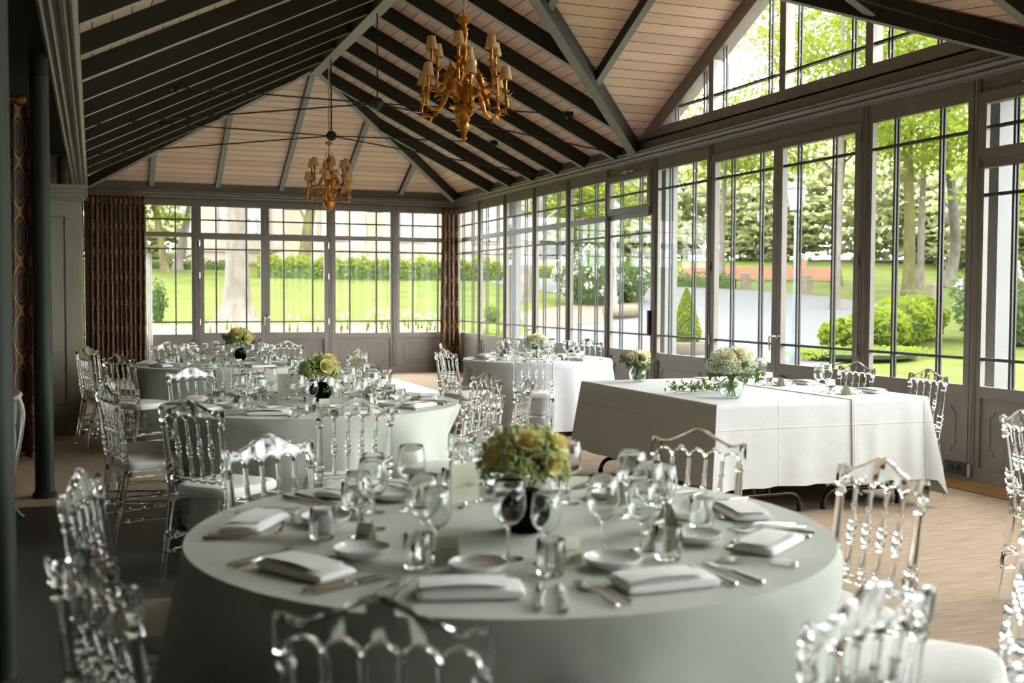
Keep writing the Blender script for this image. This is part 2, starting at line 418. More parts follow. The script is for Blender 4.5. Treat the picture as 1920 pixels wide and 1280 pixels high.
wr = sroot('wall_right')
for k in range(len(kinds) + 1):
    if k == 8: continue
    p = MB(); p.box(-.012, .06, -W * k - .045, -W * k + .045, 0, 3.085)
    for s in (-1, 1): p.box(-.02, -.01, -W * k + s * .02 - .008, -W * k + s * .02 + .008, .11, 3.083)
    p.build('post', paint, wr, False)
p = MB(); p.box(-.004, .14, BY, 0, 3.2, ZE + .02); p.box(0, .1, BY, 0, 3.084, 3.2); p.build('frieze_beam', paint, wr, False)
CP = [(0, 3.083), (-.026, 3.083), (-.03, 3.097), (-.05, 3.10), (-.062, 3.118), (-.05, 3.134), (-.066, 3.142), (-.082, 3.166), (-.066, 3.184), (-.078, 3.2), (0, 3.204)]
def run_y(mb, prof, y0, y1, ox=0, sx=1):
    mb.ring_solid([[(ox + sx * x, y, z) for x, z in prof] for y in (y0, y1)])
def run_x(mb, prof, x0, x1, oy=0):
    mb.ring_solid([[(x, oy + y, z) for y, z in prof] for x in (x0, x1)])
cr = MB(); run_y(cr, CP, BY, -.004); struct(cr.build('trim_1', paint_hi, None, True, 25), 'moulded cornice over the window wall')
cf = MB(); run_x(cf, [(-.0 + x * .8, 3.06 + (z - 3.083)) for x, z in CP], -6.45, -.07); struct(cf.build('trim_2', paint_hi, None, True, 25), 'moulded cornice over the far windows')
bb = MB(); bb.box(-.022, 0, BY, -.0, 0, .105); bb.box(-.014, 0, BY, 0, .105, .118); struct(bb.build('baseboard_right', paint, None, False))
bf = MB(); bf.box(-6.45, -.02, -.022, 0, 0, .105); bf.box(-6.45, -.02, -.014, 0, .105, .118); struct(bf.build('baseboard_far', paint, None, False))

# far wall
MF = Matrix.Identity(4)
xs = [-6.42, -5.86, -4.675, -3.52, -2.365, -1.18, -.02]
wf = sroot('wall_far')
for x in (xs[0], xs[1], xs[2], xs[4], xs[5], xs[6]):
    p = MB(); p.box(x - .045, x + .045, -.012, .06, 0, 3.06)
    for s in (-1, 1): p.box(x + s * .02 - .008, x + s * .02 + .008, -.02, -.01, .11, 3.06)
    p.build('post', paint, wf, False)
p = MB(); p.box(-6.5, .0, -.004, .14, 3.176, ZE + .02); p.box(-6.5, 0, 0, .1, 3.05, 3.176); p.build('frieze_beam', paint, wf, False)
for a, b in ((0, 1), (1, 2), (4, 5), (5, 6)):
    n_win += 1; bay(f'window_{n_win}', (xs[a], 0, 0), MF, xs[b] - xs[a], 'transom')
d2 = sroot('door_2', (xs[2], 0, 0)); d2['label'] = 'glazed double door to the lawn'
w2 = xs[3] - xs[2]; fr = MB(); fr.box(.045, 2 * w2 - .045, 0, .09, 2.405, 2.48, 0, MF)
for a in (0, w2):
    frame(a + .03, a + w2 - .03, 2.48, 3.06, .045, 0, .046, fr, MF, wb=.001, wt=.13)
    c = a + w2 / 2; bars(a + .07, a + w2 - .07, 2.48, 2.93, (c - .255, c + .255), (2.70,), MF, d2)
fr.box(w2 - .04, w2 + .04, 0, .046, 2.47, 3.06, 0, MF); fr.build('door_frame', paint, d2, False)
Lc = leaf(d2, MF, .045, w2 - .003, w2, 2.42, 2.37, -1, (w2 / 2 - .255, w2 / 2 + .255), 2.2)
Ld = leaf(d2, MF, w2 + .003, 2 * w2 - .045, w2, 2.42, 2.37, 1, (1.5 * w2 - .255, 1.5 * w2 + .255), 2.2); lever(w2 + .035, MF, Ld, -1)

# cross gable over the double door
gb = sroot('wall_gable')
iz0, iy0, iy1, iap = 3.444, -7.893, -12.67, 4.63
rake = MB()
for s in (1, -1):
    yo = GY + s * (GH + .02); yi = GY + s * 2.39
    P = [(yo, ZE - .02), (GY, dz(GH)), (GY, iap), (yi, iz0)]
    if s < 0: P = P[::-1]
    rake.ring_solid([[(x, y, z) for y, z in P] for x in (-.03, .13)])
rake.box(-.004, .13, GY - GH, GY + GH, ZE, iz0)
rake.build('rake_beam', paint, gb, False)
def gz(y): return iz0 + (iap - iz0) * (1 - abs(y - GY) / 2.39)
wins = [(iy0, -8.96), (-8.96, GY), (GY, -11.56), (-11.56, iy1)]
n_win += 1
gw = sroot(f'window_{n_win}'); gw['label'] = 'triangular gable window over the double door'
mull = MB()
for y in (-8.96, GY, -11.56): mull.box(-.015, .09, y - .05, y + .05, iz0, gz(y) + .02)
mull.build('window_frame', paint, gw, False)
gl = MB(); gl.ring_solid([[(x, iy0, iz0), (x, GY, iap), (x, iy1, iz0)] for x in (.030, .040)]); gl.build('pane', winglass, gw, False)
br = MB()
for a, b in ((-.004, .010), (.030, .044)):
    for y in (-8.18, -8.8, -9.2, -10.04, -10.52, -11.32, -11.8, -12.38): br.box(a, b, y - .011, y + .011, iz0, gz(y))
    br.box(a, b, GY - 2.39 * .86, GY + 2.39 * .86, 3.60, 3.622)
br.build('glazing_bars', bar_m, gw, False)

# roof deck: u along the boards, v up the slope
ce = sroot('ceiling')
def deck(pts, ax, ori, flip=False):
    mb = MB(); k = math.sqrt(1 + SL * SL)
    uv = [((p[ax]), abs(p[1 - ax] - ori) * k) for p in pts]
    lo = [Vector(p) for p in pts]; hi = [p + Vector((0, 0, .07)) for p in lo]
    mb.poly(lo, uv); mb.poly(hi[::-1], uv[::-1])
    n = len(lo)
    for i in range(n): mb.poly([lo[i], lo[(i + 1) % n], hi[(i + 1) % n], hi[i]], [uv[i], uv[(i + 1) % n], uv[(i + 1) % n], uv[i]])
    mb.build('plank_deck', deckm, ce, False)
AP = dz(-RX); g0, g1 = GY + GH, GY - GH
deck([(.14, .0, ZE - .07), (.0, .0, ZE), (RX, RX, AP), (RX, GY + .15, AP), (-GH, GY, dz(GH)), (0, g0, ZE), (.14, g0, ZE - .07)], 1, 0)
deck([(.14, g1, ZE - .07), (0, g1, ZE), (-GH, GY, dz(GH)), (RX, GY - .15, AP), (RX, -14.6, AP), (.14, -14.6, ZE - .07)], 1, 0)
def dq(x0, x1, y0, y1): deck([(x0, y0, dz(-x0)), (x1, y0, dz(-x1)), (x1, y1, dz(-x1)), (x0, y1, dz(-x0))], 1, 0)
dq(.14, -.8, -14.6, BY); dq(-2.5, RX, -14.6, BY)
ADDED_SKYL = [(-14.68, -15.52), (-15.68, -16.52)]; yy = -14.6  # unseen roof windows added to bring top light onto the front table
for ya, yb in ADDED_SKYL:
    dq(-.8, -2.5, yy, ya); yy = yb; n_win += 1
    sw = sroot(f'window_{n_win}'); sw['label'] = 'added unseen roof window giving top light over the camera side'
    mb = MB(); 
    for p, q in (((-.8, ya), (-2.5, ya)), ((-2.5, ya), (-2.5, yb)), ((-2.5, yb), (-.8, yb)), ((-.8, yb), (-.8, ya))): mb.beam((*p, dz(-p[0]) + .08), (*q, dz(-q[0]) + .08), .06, .1)
    mb.build('window_frame', paint, sw, False)
    mb = MB(); mb.ring_solid([[(-.8, ya, dz(.8) + o), (-2.5, ya, dz(2.5) + o), (-2.5, yb, dz(2.5) + o), (-.8, yb, dz(.8) + o)] for o in (.05, .06)]); mb.build('pane', winglass, sw, False)
dq(-.8, -2.5, yy, BY)
deck([(RX, GY + .15, AP), (RX, GY - .15, AP), (-GH, GY, dz(GH))], 1, 0)
deck([(LX, 0, ZE), (RX, RX, AP), (RX, BY, AP), (LX, BY, ZE)], 1, LX)
deck([(0, .14, ZE - .07), (0, 0, ZE), (RX, RX, AP), (LX, 0, ZE), (LX, .14, ZE - .07)], 0, 0)
deck([(.3, g0, ZE), (0, g0, ZE), (-GH, GY, dz(GH)), (.3, GY, dz(GH))], 0, g0)
deck([(.3, g1, ZE), (0, g1, ZE), (-GH, GY, dz(GH)), (.3, GY, dz(GH))], 0, g1)
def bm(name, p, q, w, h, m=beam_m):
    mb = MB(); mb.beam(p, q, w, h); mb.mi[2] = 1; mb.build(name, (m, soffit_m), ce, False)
DR, DF = .145, .085
RY = [-2.0, -2.98, -3.95, -4.88, -5.8, -6.75, -7.65, -8.6, -9.6, -10.6, -11.6, -12.6, -13.6, -14.6, -15.6, -16.6, -17.6, -18.6, -19.6, -20.6, -21.6, -22.6, -23.6]
for y in RY:
    top = min(-RX, -y)
    if y > g0: a = 0
    elif y > g1: a = GH - abs(y - GY)
    else: a = 0
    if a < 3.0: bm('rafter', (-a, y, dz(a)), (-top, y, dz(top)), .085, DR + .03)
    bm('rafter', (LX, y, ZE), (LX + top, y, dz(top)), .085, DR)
for x in (-1.08, -2.16, -3.24, -4.32, -5.40):
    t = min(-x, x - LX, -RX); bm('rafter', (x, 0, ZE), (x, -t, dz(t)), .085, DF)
for x in (-1.1, -2.1):
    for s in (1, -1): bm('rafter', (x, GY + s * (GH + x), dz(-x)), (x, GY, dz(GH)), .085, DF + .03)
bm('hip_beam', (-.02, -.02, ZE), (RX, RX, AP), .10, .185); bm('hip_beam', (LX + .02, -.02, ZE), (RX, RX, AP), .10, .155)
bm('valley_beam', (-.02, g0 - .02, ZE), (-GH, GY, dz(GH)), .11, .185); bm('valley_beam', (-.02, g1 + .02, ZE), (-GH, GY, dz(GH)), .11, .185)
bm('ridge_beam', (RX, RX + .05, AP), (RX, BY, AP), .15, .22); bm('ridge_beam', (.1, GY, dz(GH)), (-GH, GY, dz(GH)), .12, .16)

# left side: plate on columns, dark lounge behind
pl = MB()
LP = [(-6.62, 3.09), (-6.60, 3.075), (-6.585, 3.09), (-6.565, 3.09), (-6.55, 3.075), (-6.53, 3.09), (-6.505, 3.09), (-6.495, 3.06), (-6.47, 3.06), (-6.455, 3.075), (-6.44, 3.06), (-6.425, 3.06), (-6.408, 3.085), (-6.42, 3.105), (-6.40, 3.125), (-6.415, 3.15), (-6.40, 3.175), (-6.40, 3.30), (-6.40, ZE + .02), (-6.62, ZE + .02)]
run_y(pl, LP, BY, -.02); struct(pl.build('trim_3', paint_hi, None, True, 25), 'fluted plate beam carried by the columns')
for y in (-5.0, -11.1, -15.05, -20.0):
    c = sroot('column', (-6.665, y, 0)); c['label'] = 'slender dark green round column'
    mb = MB(); mb.lathe([(.08, 0), (.08, .03), (.066, .04), (.063, .06), (.062, 2.9), (.065, 2.905), (.065, 2.925), (.062, 2.93), (.062, 3.09)], 24); mb.build('column_shaft', col_paint, c)
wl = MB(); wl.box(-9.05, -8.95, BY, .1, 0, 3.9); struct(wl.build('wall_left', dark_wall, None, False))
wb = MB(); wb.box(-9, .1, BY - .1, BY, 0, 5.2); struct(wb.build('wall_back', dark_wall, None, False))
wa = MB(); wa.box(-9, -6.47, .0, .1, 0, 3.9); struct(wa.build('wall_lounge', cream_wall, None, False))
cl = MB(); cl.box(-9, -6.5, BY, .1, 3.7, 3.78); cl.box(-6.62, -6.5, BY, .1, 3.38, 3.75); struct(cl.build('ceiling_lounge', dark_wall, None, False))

po = MB(); po.box(.15, 1.15, BY, g1 - .2, 3.2, 3.3); po.box(.15, 1.15, g0 + .2, .9, 3.2, 3.3); po.box(.15, 1.15, g1 - .2, g0 + .2, 3.24, 3.3); struct(po.build('trim_5', paint_hi, None, False), 'flat porch roof over the outside posts')
# ---------------------------------------------------------------- chairs
def lathe_between(mb, p, q, prof, n=10):
    """turned bar from p to q; prof = [(t, r)]"""
    p = Vector(p); q = Vector(q); d = q - p; L = d.length
    M = Matrix.Translation(p) @ d.to_track_quat('Z', 'Y').to_matrix().to_4x4()
    mb.lathe([(r, t * L) for t, r in prof], n, 0, M)
SPIN = [(0, .008), (.06, .0085), (.075, .0125), (.10, .0125), (.115, .008), (.13, .0095), (.36, .0068), (.375, .011), (.395, .011), (.41, .008), (.44, .0135), (.49, .0145), (.515, .0085), (.535, .0135), (.575, .0155), (.61, .009), (.625, .012), (.645, .012), (.66, .009), (.78, .0075), (.79, .0115), (.81, .0115), (.82, .0075), (.97, .0088), (1, .009)]
POST = [(0, .016), (.16, .015), (.17, .02), (.20, .021), (.215, .014), (.24, .021), (.285, .023), (.315, .014), (.335, .022), (.39, .0245), (.42, .015), (.44, .021), (.475, .021), (.49, .014), (.53, .016), (.90, .0125), (.915, .0175), (.945, .0175), (.96, .013), (1, .013)]
FLEG = [(0, .010), (.04, .0125), (.06, .014), (.08, .0125), (.30, .0145), (.31, .019), (.34, .019), (.35, .015), (.62, .0165), (.63, .021), (.66, .0225), (.70, .0225), (.72, .016), (.74, .021), (.80, .0225), (.84, .015), (.9, .018), (1, .019)]
STR = [(0, .0075), (.12, .0085), (.14, .0115), (.17, .0115), (.19, .0085), (.44, .0085), (.46, .012), (.49, .0095), (.51, .0095), (.54, .012), (.56, .0085), (.81, .0085), (.83, .0115), (.86, .0115), (.88, .0085), (1, .0075)]
def back_y(z): return -.19 - .06 * max(0, (z - .45)) / .42
def top_z(x):
    return .872 + .048 * math.exp(-(x / .078) ** 2) + .007 * math.exp(-((abs(x) - .182) / .02) ** 2) - .006 * math.exp(-((abs(x) - .14) / .03) ** 2)
def bot_z(x):
    if abs(x) > .175: return .80
    u = ((x + .175) / .07) % 1.0
    return .798 + .034 * math.sqrt(max(0, 1 - (2 * u - 1) ** 2))
def rail(fn_t, fn_b, half, n, th):
    mb = MB(); rings = []
    for i in range(n + 1):
        x = -half + 2 * half * i / n; zb, zt = fn_b(x), fn_t(x); e = min(.0095, (zt - zb) * .4)
        rg = [(x, back_y(z) + y, z) for y, z in ((th, zb + e), (th, zt - e), (th * .65, zt - e * .25), (0, zt), (-th * .65, zt - e * .25), (-th, zt - e), (-th, zb + e), (-th * .65, zb + e * .25), (0, zb), (th * .65, zb + e * .25))]
        rings.append(rg)
    return mb.ring_solid(rings)
def make_chair():
    t = thing('napoleon_chair', 'clear acrylic chair', 'chair')
    mb = MB(); n = 28; rings = []
    for z, s in ((.437, .93), (.44, .985), (.452, 1), (.472, .995), (.484, .95), (.491, .80), (.494, .45), (.495, .05)):
        rg = []
        for i in range(n):
            a = 2 * PI * i / n; c, q = math.cos(a), math.sin(a)
            x = .205 * s * (abs(c) ** .42) * (1 if c > 0 else -1); y = .20 * s * (abs(q) ** .42) * (1 if q > 0 else -1)
            if y < 0: x *= .93
            rg.append((x, y + .01, z))
        rings.append(rg)
    mb.ring_solid(rings).build('seat_cushion', cushion, t)
    mb = MB()
    for x0, x1, y0, y1 in ((-.2, .2, .175, .2), (-.185, .185, -.2, -.175), (-.2, -.175, -.175, .175), (.175, .2, -.175, .175)): mb.box(x0, x1, y0, y1, .405, .436)
    mb.build('seat_frame', acryl, t, False)
    rail(top_z, bot_z, .192, 70, .0125).build('crest_rail', acryl, t, True, 30)
    rail(lambda x: .535, lambda x: .518 - .012 * abs(math.sin(PI * (x + .175) / .0583)), .165, 48, .010).build('lower_rail', acryl, t, True, 22)
    for x in (-.105, -.035, .035, .105):
        mb = MB(); lathe_between(mb, (x * .93, back_y(.53), .53), (x, back_y(.805), .805), SPIN); mb.build('spindle', acryl, t)
    for s in (-1, 1):
        mb = MB(); lathe_between(mb, (s * .172, -.19, .43), (s * .175, back_y(.81), .81), POST, 12); mb.build('back_post', acryl, t)
    for s in (-1, 1):
        mb = MB(); lathe_between(mb, (s * .168, -.275, 0), (s * .172, -.19, .436), [(0, .011), (.5, .0145), (.52, .018), (.56, .018), (.58, .015), (1, .017)], 10); mb.build('leg', acryl, t)
        mb = MB(); lathe_between(mb, (s * .172, .175, 0), (s * .182, .185, .41), FLEG, 10); mb.build('leg', acryl, t)
        for z in (.16, .225):
            mb = MB(); lathe_between(mb, (s * .17, -.275 + .085 * z / .436, z), (s * .175, .18, z), STR, 8); mb.build('stretcher', acryl, t)
    for y, z in ((-.225, .26), (.181, .26)):
        mb = MB(); lathe_between(mb, (-.172, y, z), (.172, y, z), STR, 8); mb.build('stretcher', acryl, t)
    return t
chair0 = make_chair()
def chair(bx, by, az, label, group):
    """bx, by: foot point under the top of the back; az: heading the sitter faces, degrees from +X"""
    a = math.radians(az); x = bx + .248 * math.cos(a); y = by + .248 * math.sin(a)
    return place(chair0, (x, y, 0.003 if (y < -16 or x < -5.75) else 0), a - PI / 2, label, group)

# ---------------------------------------------------------------- tables
TZ = .745
TAB = {'front': (-5.19, -16.38, .925), 'middle': (-5.05, -12.52, .92), 'curtain': (-5.12, -8.35, .92), 'corner': (-1.86, -8.5, .80)}
TN = {'front': 'big round table closest to the camera', 'middle': 'middle round table', 'curtain': 'round table before the far curtain', 'corner': 'white round table in the window corner'}
def round_table(key, drop, seed, flare):
    x, y, R = TAB[key]
    t = thing('round_table', f'round folding table hidden under the cloth of the {TN[key]}'[:110], 'table', (x, y, 0), 0, 'round dining tables')
    mb = MB(); mb.lathe([(.0, .70), (R - .03, .70), (R - .02, .705), (R - .02, .735), (R - .03, .738), (0, .738)], 48); mb.build('table_top', brass_leg, t)
    for i in range(4):
        a = PI / 4 + i * PI / 2; mb = MB()
        mb.tube([(.62 * math.cos(a), .62 * math.sin(a), .70), (.55 * math.cos(a), .55 * math.sin(a), .1), (.56 * math.cos(a), .56 * math.sin(a), .006)], .015, 8); mb.build('leg', brass_leg, t)
    r = random.Random(seed); ph = [(r.choice((7, 9, 11, 13, 16)), r.uniform(0, 6.28), r.uniform(.5, 1)) for _ in range(5)]
    def wave(a): return sum(w * math.sin(k * a + p) for k, p, w in ph) / 3.2
    mb = MB(); n = 220; rings = []
    prof = [(.0, 0), (.35, 0), (.7, 0), (.95, 0), (1.0, 0)]
    vs = [];
    for f, _ in prof: rings.append([(R * f * math.cos(2 * PI * i / n), R * f * math.sin(2 * PI * i / n), TZ) for i in range(n)])
    for s in (.01, .03, .08, .16, .28, .42, .56, .70, .84, 1.0):
        rg = []
        for i in range(n):
            a = 2 * PI * i / n; w = wave(a)
            rr = R + .012 * min(1, s / .03) + flare * s ** 1.1 + (.02 + .07 * s) * w * min(1, s * 4)
            z = TZ - .004 - (TZ - drop - .004) * s + .012 * w * s
            for ca, cd, *_ in CH[key]:            # a seat pushed under the table presses the cloth inwards
                da = abs((a - math.radians(ca) + PI) % (2 * PI) - PI); rf = cd - .248 - .235
                if rf < rr and da < .55:
                    k = min(1, max(0, (.37 - da) / .12)); k = k * k * (3 - 2 * k); q = min(1, max(0, (TZ - .01 - z) / .20))
                    rr -= (rr - rf / math.cos(min(da, .4))) * k * q * q * (3 - 2 * q) if rf / math.cos(min(da, .4)) < rr else 0
            rg.append((rr * math.cos(a), rr * math.sin(a), max(z, .012)))
        rings.append(rg)
    vs = [p for q in rings for p in q]; fs = []
    for j in range(1, len(rings) - 1):
        for i in range(n):
            a = j * n + i; b = j * n + (i + 1) % n; fs.append((a, b, b + n, a + n))
    vs.append((0, 0, TZ)); c = len(vs) - 1
    for i in range(n): fs.append((c, n + i, n + (i + 1) % n))
    mb.add(vs, fs)
    o = mb.build('tablecloth', linen_w if key == 'corner' else linen, None, True, 50); o.location = (x, y, 0)
    tag(o, f'long white cloth draped over the {TN[key]}', 'tablecloth', 'round white tablecloths')

# two folding tables under the head table cloths
for nm, x0, x1 in (('door-side', -1.86, -1.06), ('room-side', -2.66, -1.87)):
    t = thing('folding_table', f'long folding table with bent bronze legs, {nm} one of the head table', 'table', ((x0 + x1) / 2, -12.45, 0), 0, 'folding tables of the head table')
    hw = (x1 - x0) / 2; mb = MB(); mb.box(-hw + .01, hw - .01, -.99, .99, .705, .735); mb.build('table_top', brass_leg, t, False)
    for y in (-.89, .89):
        a = hw - .09; mb = MB(); pts = [(-a, y, .012)]
        for i in range(7): q = PI / 2 * i / 6; pts.append((-a + .09 - .09 * math.cos(q), y, .035 + .09 * math.sin(q)))
        for i in range(7): q = PI / 2 * (1 - i / 6); pts.append((a - .09 + .09 * math.cos(q), y, .035 + .09 * math.sin(q)))
        pts.append((a, y, .012)); mb.tube(pts, .0165, 10)
        for s in (-.06, .06): mb.tube([(s, y, .125), (s, y, .71)], .014, 8)
        L = mb.build('leg_frame', brass_leg, t)
        for s in (-1, 1):
            f = MB(); f.lathe([(.02, 0), (.02, .045), (.017, .05)], 10, 0, Matrix.Translation((s * a, y, 0))); f.build('rubber_foot', rubber, L)
def rect_cloth(name, x0, x1, y0, y1, z, drops, label, mat, seed, flare=.05, plain=None):
    """drops: bottom heights at the x0, y0 (near), x1, y1 sides"""
    r = random.Random(seed); ph = [(r.uniform(3, 9), r.uniform(0, 6.28)) for _ in range(4)]
    def wv(s): return sum(math.sin(k * s + p) for k, p in ph) / 4
    P = []; nx, ny = 26, 40
    def side(f):
        if f < 1: return (x0, y1 - (y1 - y0) * f), (-1, 0), drops[0]
        if f < 2: return (x0 + (x1 - x0) * (f - 1), y0), (0, -1), drops[1]
        if f < 3: return (x1, y0 + (y1 - y0) * (f - 2)), (1, 0), drops[2]
        return (x1 - (x1 - x0) * (f - 3), y1), (0, 1), drops[3]
    N = 160; loop = []
    for i in range(N):
        f = 4 * i / N; p, nr, b = side(f); u = f % 1; c = 0
        k = min(u, 1 - u)
        ang = math.atan2(nr[1], nr[0]); cor = 0
        q_ = f if f < 3.5 else f - 4
        if k < .06 and not (plain is not None and plain - .5 < q_ < plain + 1.5):
            cor = (1 - k / .06); ang += (1 if u > .5 else -1) * cor * PI / 4
        loop.append((p, (math.cos(ang), math.sin(ang)), b, cor, f))
    rings = []
    rings.append([((x0 + x1) / 2 + (p[0] - (x0 + x1) / 2) * .4, (y0 + y1) / 2 + (p[1] - (y0 + y1) / 2) * .4, z) for p, *_ in loop])
    rings.append([(p[0], p[1], z) for p, *_ in loop])
    for s in (.015, .05, .15, .3, .5, .75, 1):
        rg = []
        for p, d, b, cor, f in loop:
            h = z - b; o = .008 + flare * s * (.35 + 1.6 * cor) + .012 * s * wv(f * 3)
            if plain is not None and plain <= f < plain + 1: o = 0
            rg.append((p[0] + d[0] * o, p[1] + d[1] * o, z - .003 - (h - .003) * s + .006 * wv(f * 5) * s - .02 * cor * s))
        rings.append(rg)
    mb = MB(); vs = [p for q in rings for p in q]; fs = []
    for j in range(len(rings) - 1):
        for i in range(N):
            a = j * N + i; b = j * N + (i + 1) % N; fs.append((a, b, b + N, a + N))
    fs.append(tuple(range(N))[::-1]); mb.add(vs, fs)
    return tag(mb.build(name, mat, None, True, 50), label, 'tablecloth', 'head table cloths')
rect_cloth('tablecloth', -2.68, -1.60, -13.46, -11.44, .742, (.20, .20, .20, .2), 'white cloth over the room-side half of the head table, greenery on top', linen2, 4, .05, 2)
rect_cloth('tablecloth', -1.66, -1.03, -13.47, -11.43, .747, (.2, .19, .10, .2), 'white creased cloth over the door-side half of the head table, reaching lowest', linen2, 9, .07, 0)
# ---------------------------------------------------------------- chairs around the tables
def towards(key, x, y):
    cx, cy, _ = TAB[key]; return math.degrees(math.atan2(cy - y, cx - x))
CH = {  # table: [(angle about the table centre, distance of the chair back, turn, label)]
 'front': [(-120, 1.39, -4, 'clear chair facing away, its back filling the bottom edge of the view'), (-84, 1.42, 12, 'clear chair at bottom right, turned slightly, before a seat of another'),
   (-42, 1.40, 0, 'clear chair whose white seat shows at the bottom right corner'), (-11, 1.18, 13, 'clear chair standing alone on the beige carpet right of the front table'),
   (32, 1.19, 2, 'clear chair between the front table and the head table'), (72, 1.08, -12, 'clear chair just behind the big flower vase of the front table'),
   (118, 1.17, -2, 'clear chair at the rear of the front table, close to the tumblers'), (162, 1.24, 3, 'clear chair with only its curved back shown over the dark tiles'), (-150, 1.33, -6, 'clear chair at bottom left beside the dark column')],
 'middle': [(-121, 1.65, -15, 'clear chair with whole seat in view left of the middle table'), (-93, 1.58, 0, 'clear chair with back turned at the middle of the middle table'), (-64, 1.52, 12, 'clear chair at the right front of the middle table, behind its knives'),
   (-24, 1.34, -12, 'clear chair seen edge-on between the middle table and the corner table'), (-2, 1.15, 12, 'clear chair right of the middle table, nearest the far window wall'), (166, 1.24, 0, 'clear chair left of the middle table, rear one of two in a line'),
   (-165, 1.26, 0, 'clear chair left of the middle table, front one of two in a line'), (118, 1.36, 0, 'clear chair rear of the middle table, behind its wine glasses'), (62, 1.36, 0, 'clear chair rear of the middle table, hidden behind the flower vase')],
 'curtain': [(-98, 1.75, 0, 'clear chair at the front of the far curtain table, crest below the place cards'), (-72, 1.75, 0, 'clear chair at the right front of the far curtain table, beside the middle flower vase'), (-40, 1.45, 0, 'clear chair standing alone before the far wall panels'),
   (-166, 1.34, 0, 'clear chair seen edge-on beside the tall cabinet'), (-130, 1.58, -10, 'clear chair left of the far curtain table, front one of the pair'), (168, 1.30, -20, 'clear chair left of the far curtain table, rear one of the pair by the curtain'),
   (110, 1.36, 0, 'clear chair behind the far curtain table, under the door'), (55, 1.36, 0, 'clear chair behind the far curtain table, under the plain windows')],
 'corner': [(-144, 1.66, -22, 'clear chair left of the corner table, nearer one of two'), (172, 1.05, -10, 'clear chair before the tied-back corner curtain'), (-114, 1.38, 0, 'clear chair with back turned before the corner table'), (40, 1.28, 0, 'clear chair behind the corner table against the window sill')],
}
for key, L in CH.items():
    cx, cy, R = TAB[key]
    for a, d, turn, lab in L:
        q = math.radians(a); x, y = cx + d * math.cos(q), cy + d * math.sin(q)
        chair(x, y, towards(key, x, y) + turn, lab, f'acrylic chairs of the {TN[key]}')
chair(-.78, -12.42, 184, 'clear chair behind the head table, the one by the double door', 'acrylic chairs of the head table')
chair(-.80, -13.22, 178, 'clear chair behind the head table, at its free end', 'acrylic chairs of the head table')
chair(-2.42, -15.62, -18, 'clear chair at the right edge of the view, turned to another table', 'loose acrylic chair')

round_table('front', .02, 3, .10); round_table('middle', .02, 5, .10); round_table('curtain', .02, 8, .08); round_table('corner', .055, 12, .06)

# ---------------------------------------------------------------- tableware prototypes
def p_glass(name, s, w, label):
    pr = [(0, 0), (.036, 0), (.037, .002), (.012, .006), (.0045, .012), (.0038, .04), (.0038, .078), (.006, .086), (.022, .095), (.036, .112), (.0425, .135), (.0415, .16), (.037, .188), (.0345, .205), (.0335, .2055), (.0332, .204),
          (.0363, .187), (.0408, .16), (.0418, .135), (.0352, .1125), (.0212, .0958), (.006, .088), (0, .0872)]
    pr = [(r * w, z * s) for r, z in pr]
    mb = MB(); mb.lathe(pr, 26, cap=False); return tag(mb.build(name, crystal, None, True, 60), label, 'wine glass')
def p_tumbler():
    pr = [(0, 0), (.031, 0), (.034, .004), (.0365, .045), (.0355, .085), (.0345, .0865), (.0338, .085), (.0350, .045), (.0325, .012), (0, .010)]
    mb = MB(); mb.lathe(pr, 24, cap=False); return tag(mb.build('tumbler', crystal, None, True, 60), 'clear tumbler', 'tumbler')
def p_bowl():
    pr = [(0, .004), (.034, .004), (.036, 0), (.040, 0), (.042, .004), (.066, .012), (.073, .026), (.0745, .028), (.072, .029), (.062, .017), (.036, .0105), (0, .010)]
    mb = MB(); mb.lathe(pr, 36, cap=False); return tag(mb.build('side_bowl', porc, None, True, 60), 'white bowl', 'bowl')
def strip(stations):
    """cutlery blank: (y, half width, z centre, half thickness) along the length"""
    rings = []
    for y, w, z, t in stations:
        rings.append([(w * math.cos(2 * PI * i / 10), y, z + t * math.sin(2 * PI * i / 10)) for i in range(10)])
    return rings
def p_fork():
    mb = MB()
    mb.ring_solid(strip([(-.10, .002, .004, .0015), (-.096, .009, .004, .002), (-.07, .008, .005, .002), (-.02, .0035, .008, .002), (.02, .0032, .010, .002), (.035, .008, .009, .0016), (.045, .012, .007, .0014), (.058, .0125, .005, .0013), (.06, .012, .005, .001)]))
    for x in (-.0098, -.0033, .0033, .0098): mb.ring_solid([[(x + a * .0018, y, z + b * .001) for a, b in ((-1, -1), (1, -1), (1, 1), (-1, 1))] for y, z in ((.057, .005), (.075, .005), (.098, .009))])
    return tag(mb.build('fork', steel), 'fork', 'fork')
def p_knife():
    mb = MB()
    mb.ring_solid(strip([(-.12, .003, .005, .003), (-.117, .009, .006, .0055), (-.09, .0095, .006, .0055), (-.04, .0075, .006, .005), (-.015, .006, .006, .0045), (-.008, .0085, .006, .005), (-.004, .006, .005, .004), (.0, .009, .004, .0012), (.06, .0105, .004, .0011), (.10, .008, .004, .001), (.118, .001, .004, .0008)]))
    return tag(mb.build('knife', steel), 'knife', 'knife')
def p_spoon():
    mb = MB()
    mb.ring_solid(strip([(-.09, .002, .004, .0015), (-.086, .008, .004, .0018), (-.06, .007, .005, .0018), (-.01, .003, .009, .0018), (.025, .003, .009, .0018), (.034, .011, .006, .0016), (.048, .018, .0035, .0014), (.065, .0185, .003, .0014), (.078, .013, .004, .0014), (.086, .003, .006, .001)]))
    return tag(mb.build('dessert_spoon', steel), 'spoon', 'spoon')
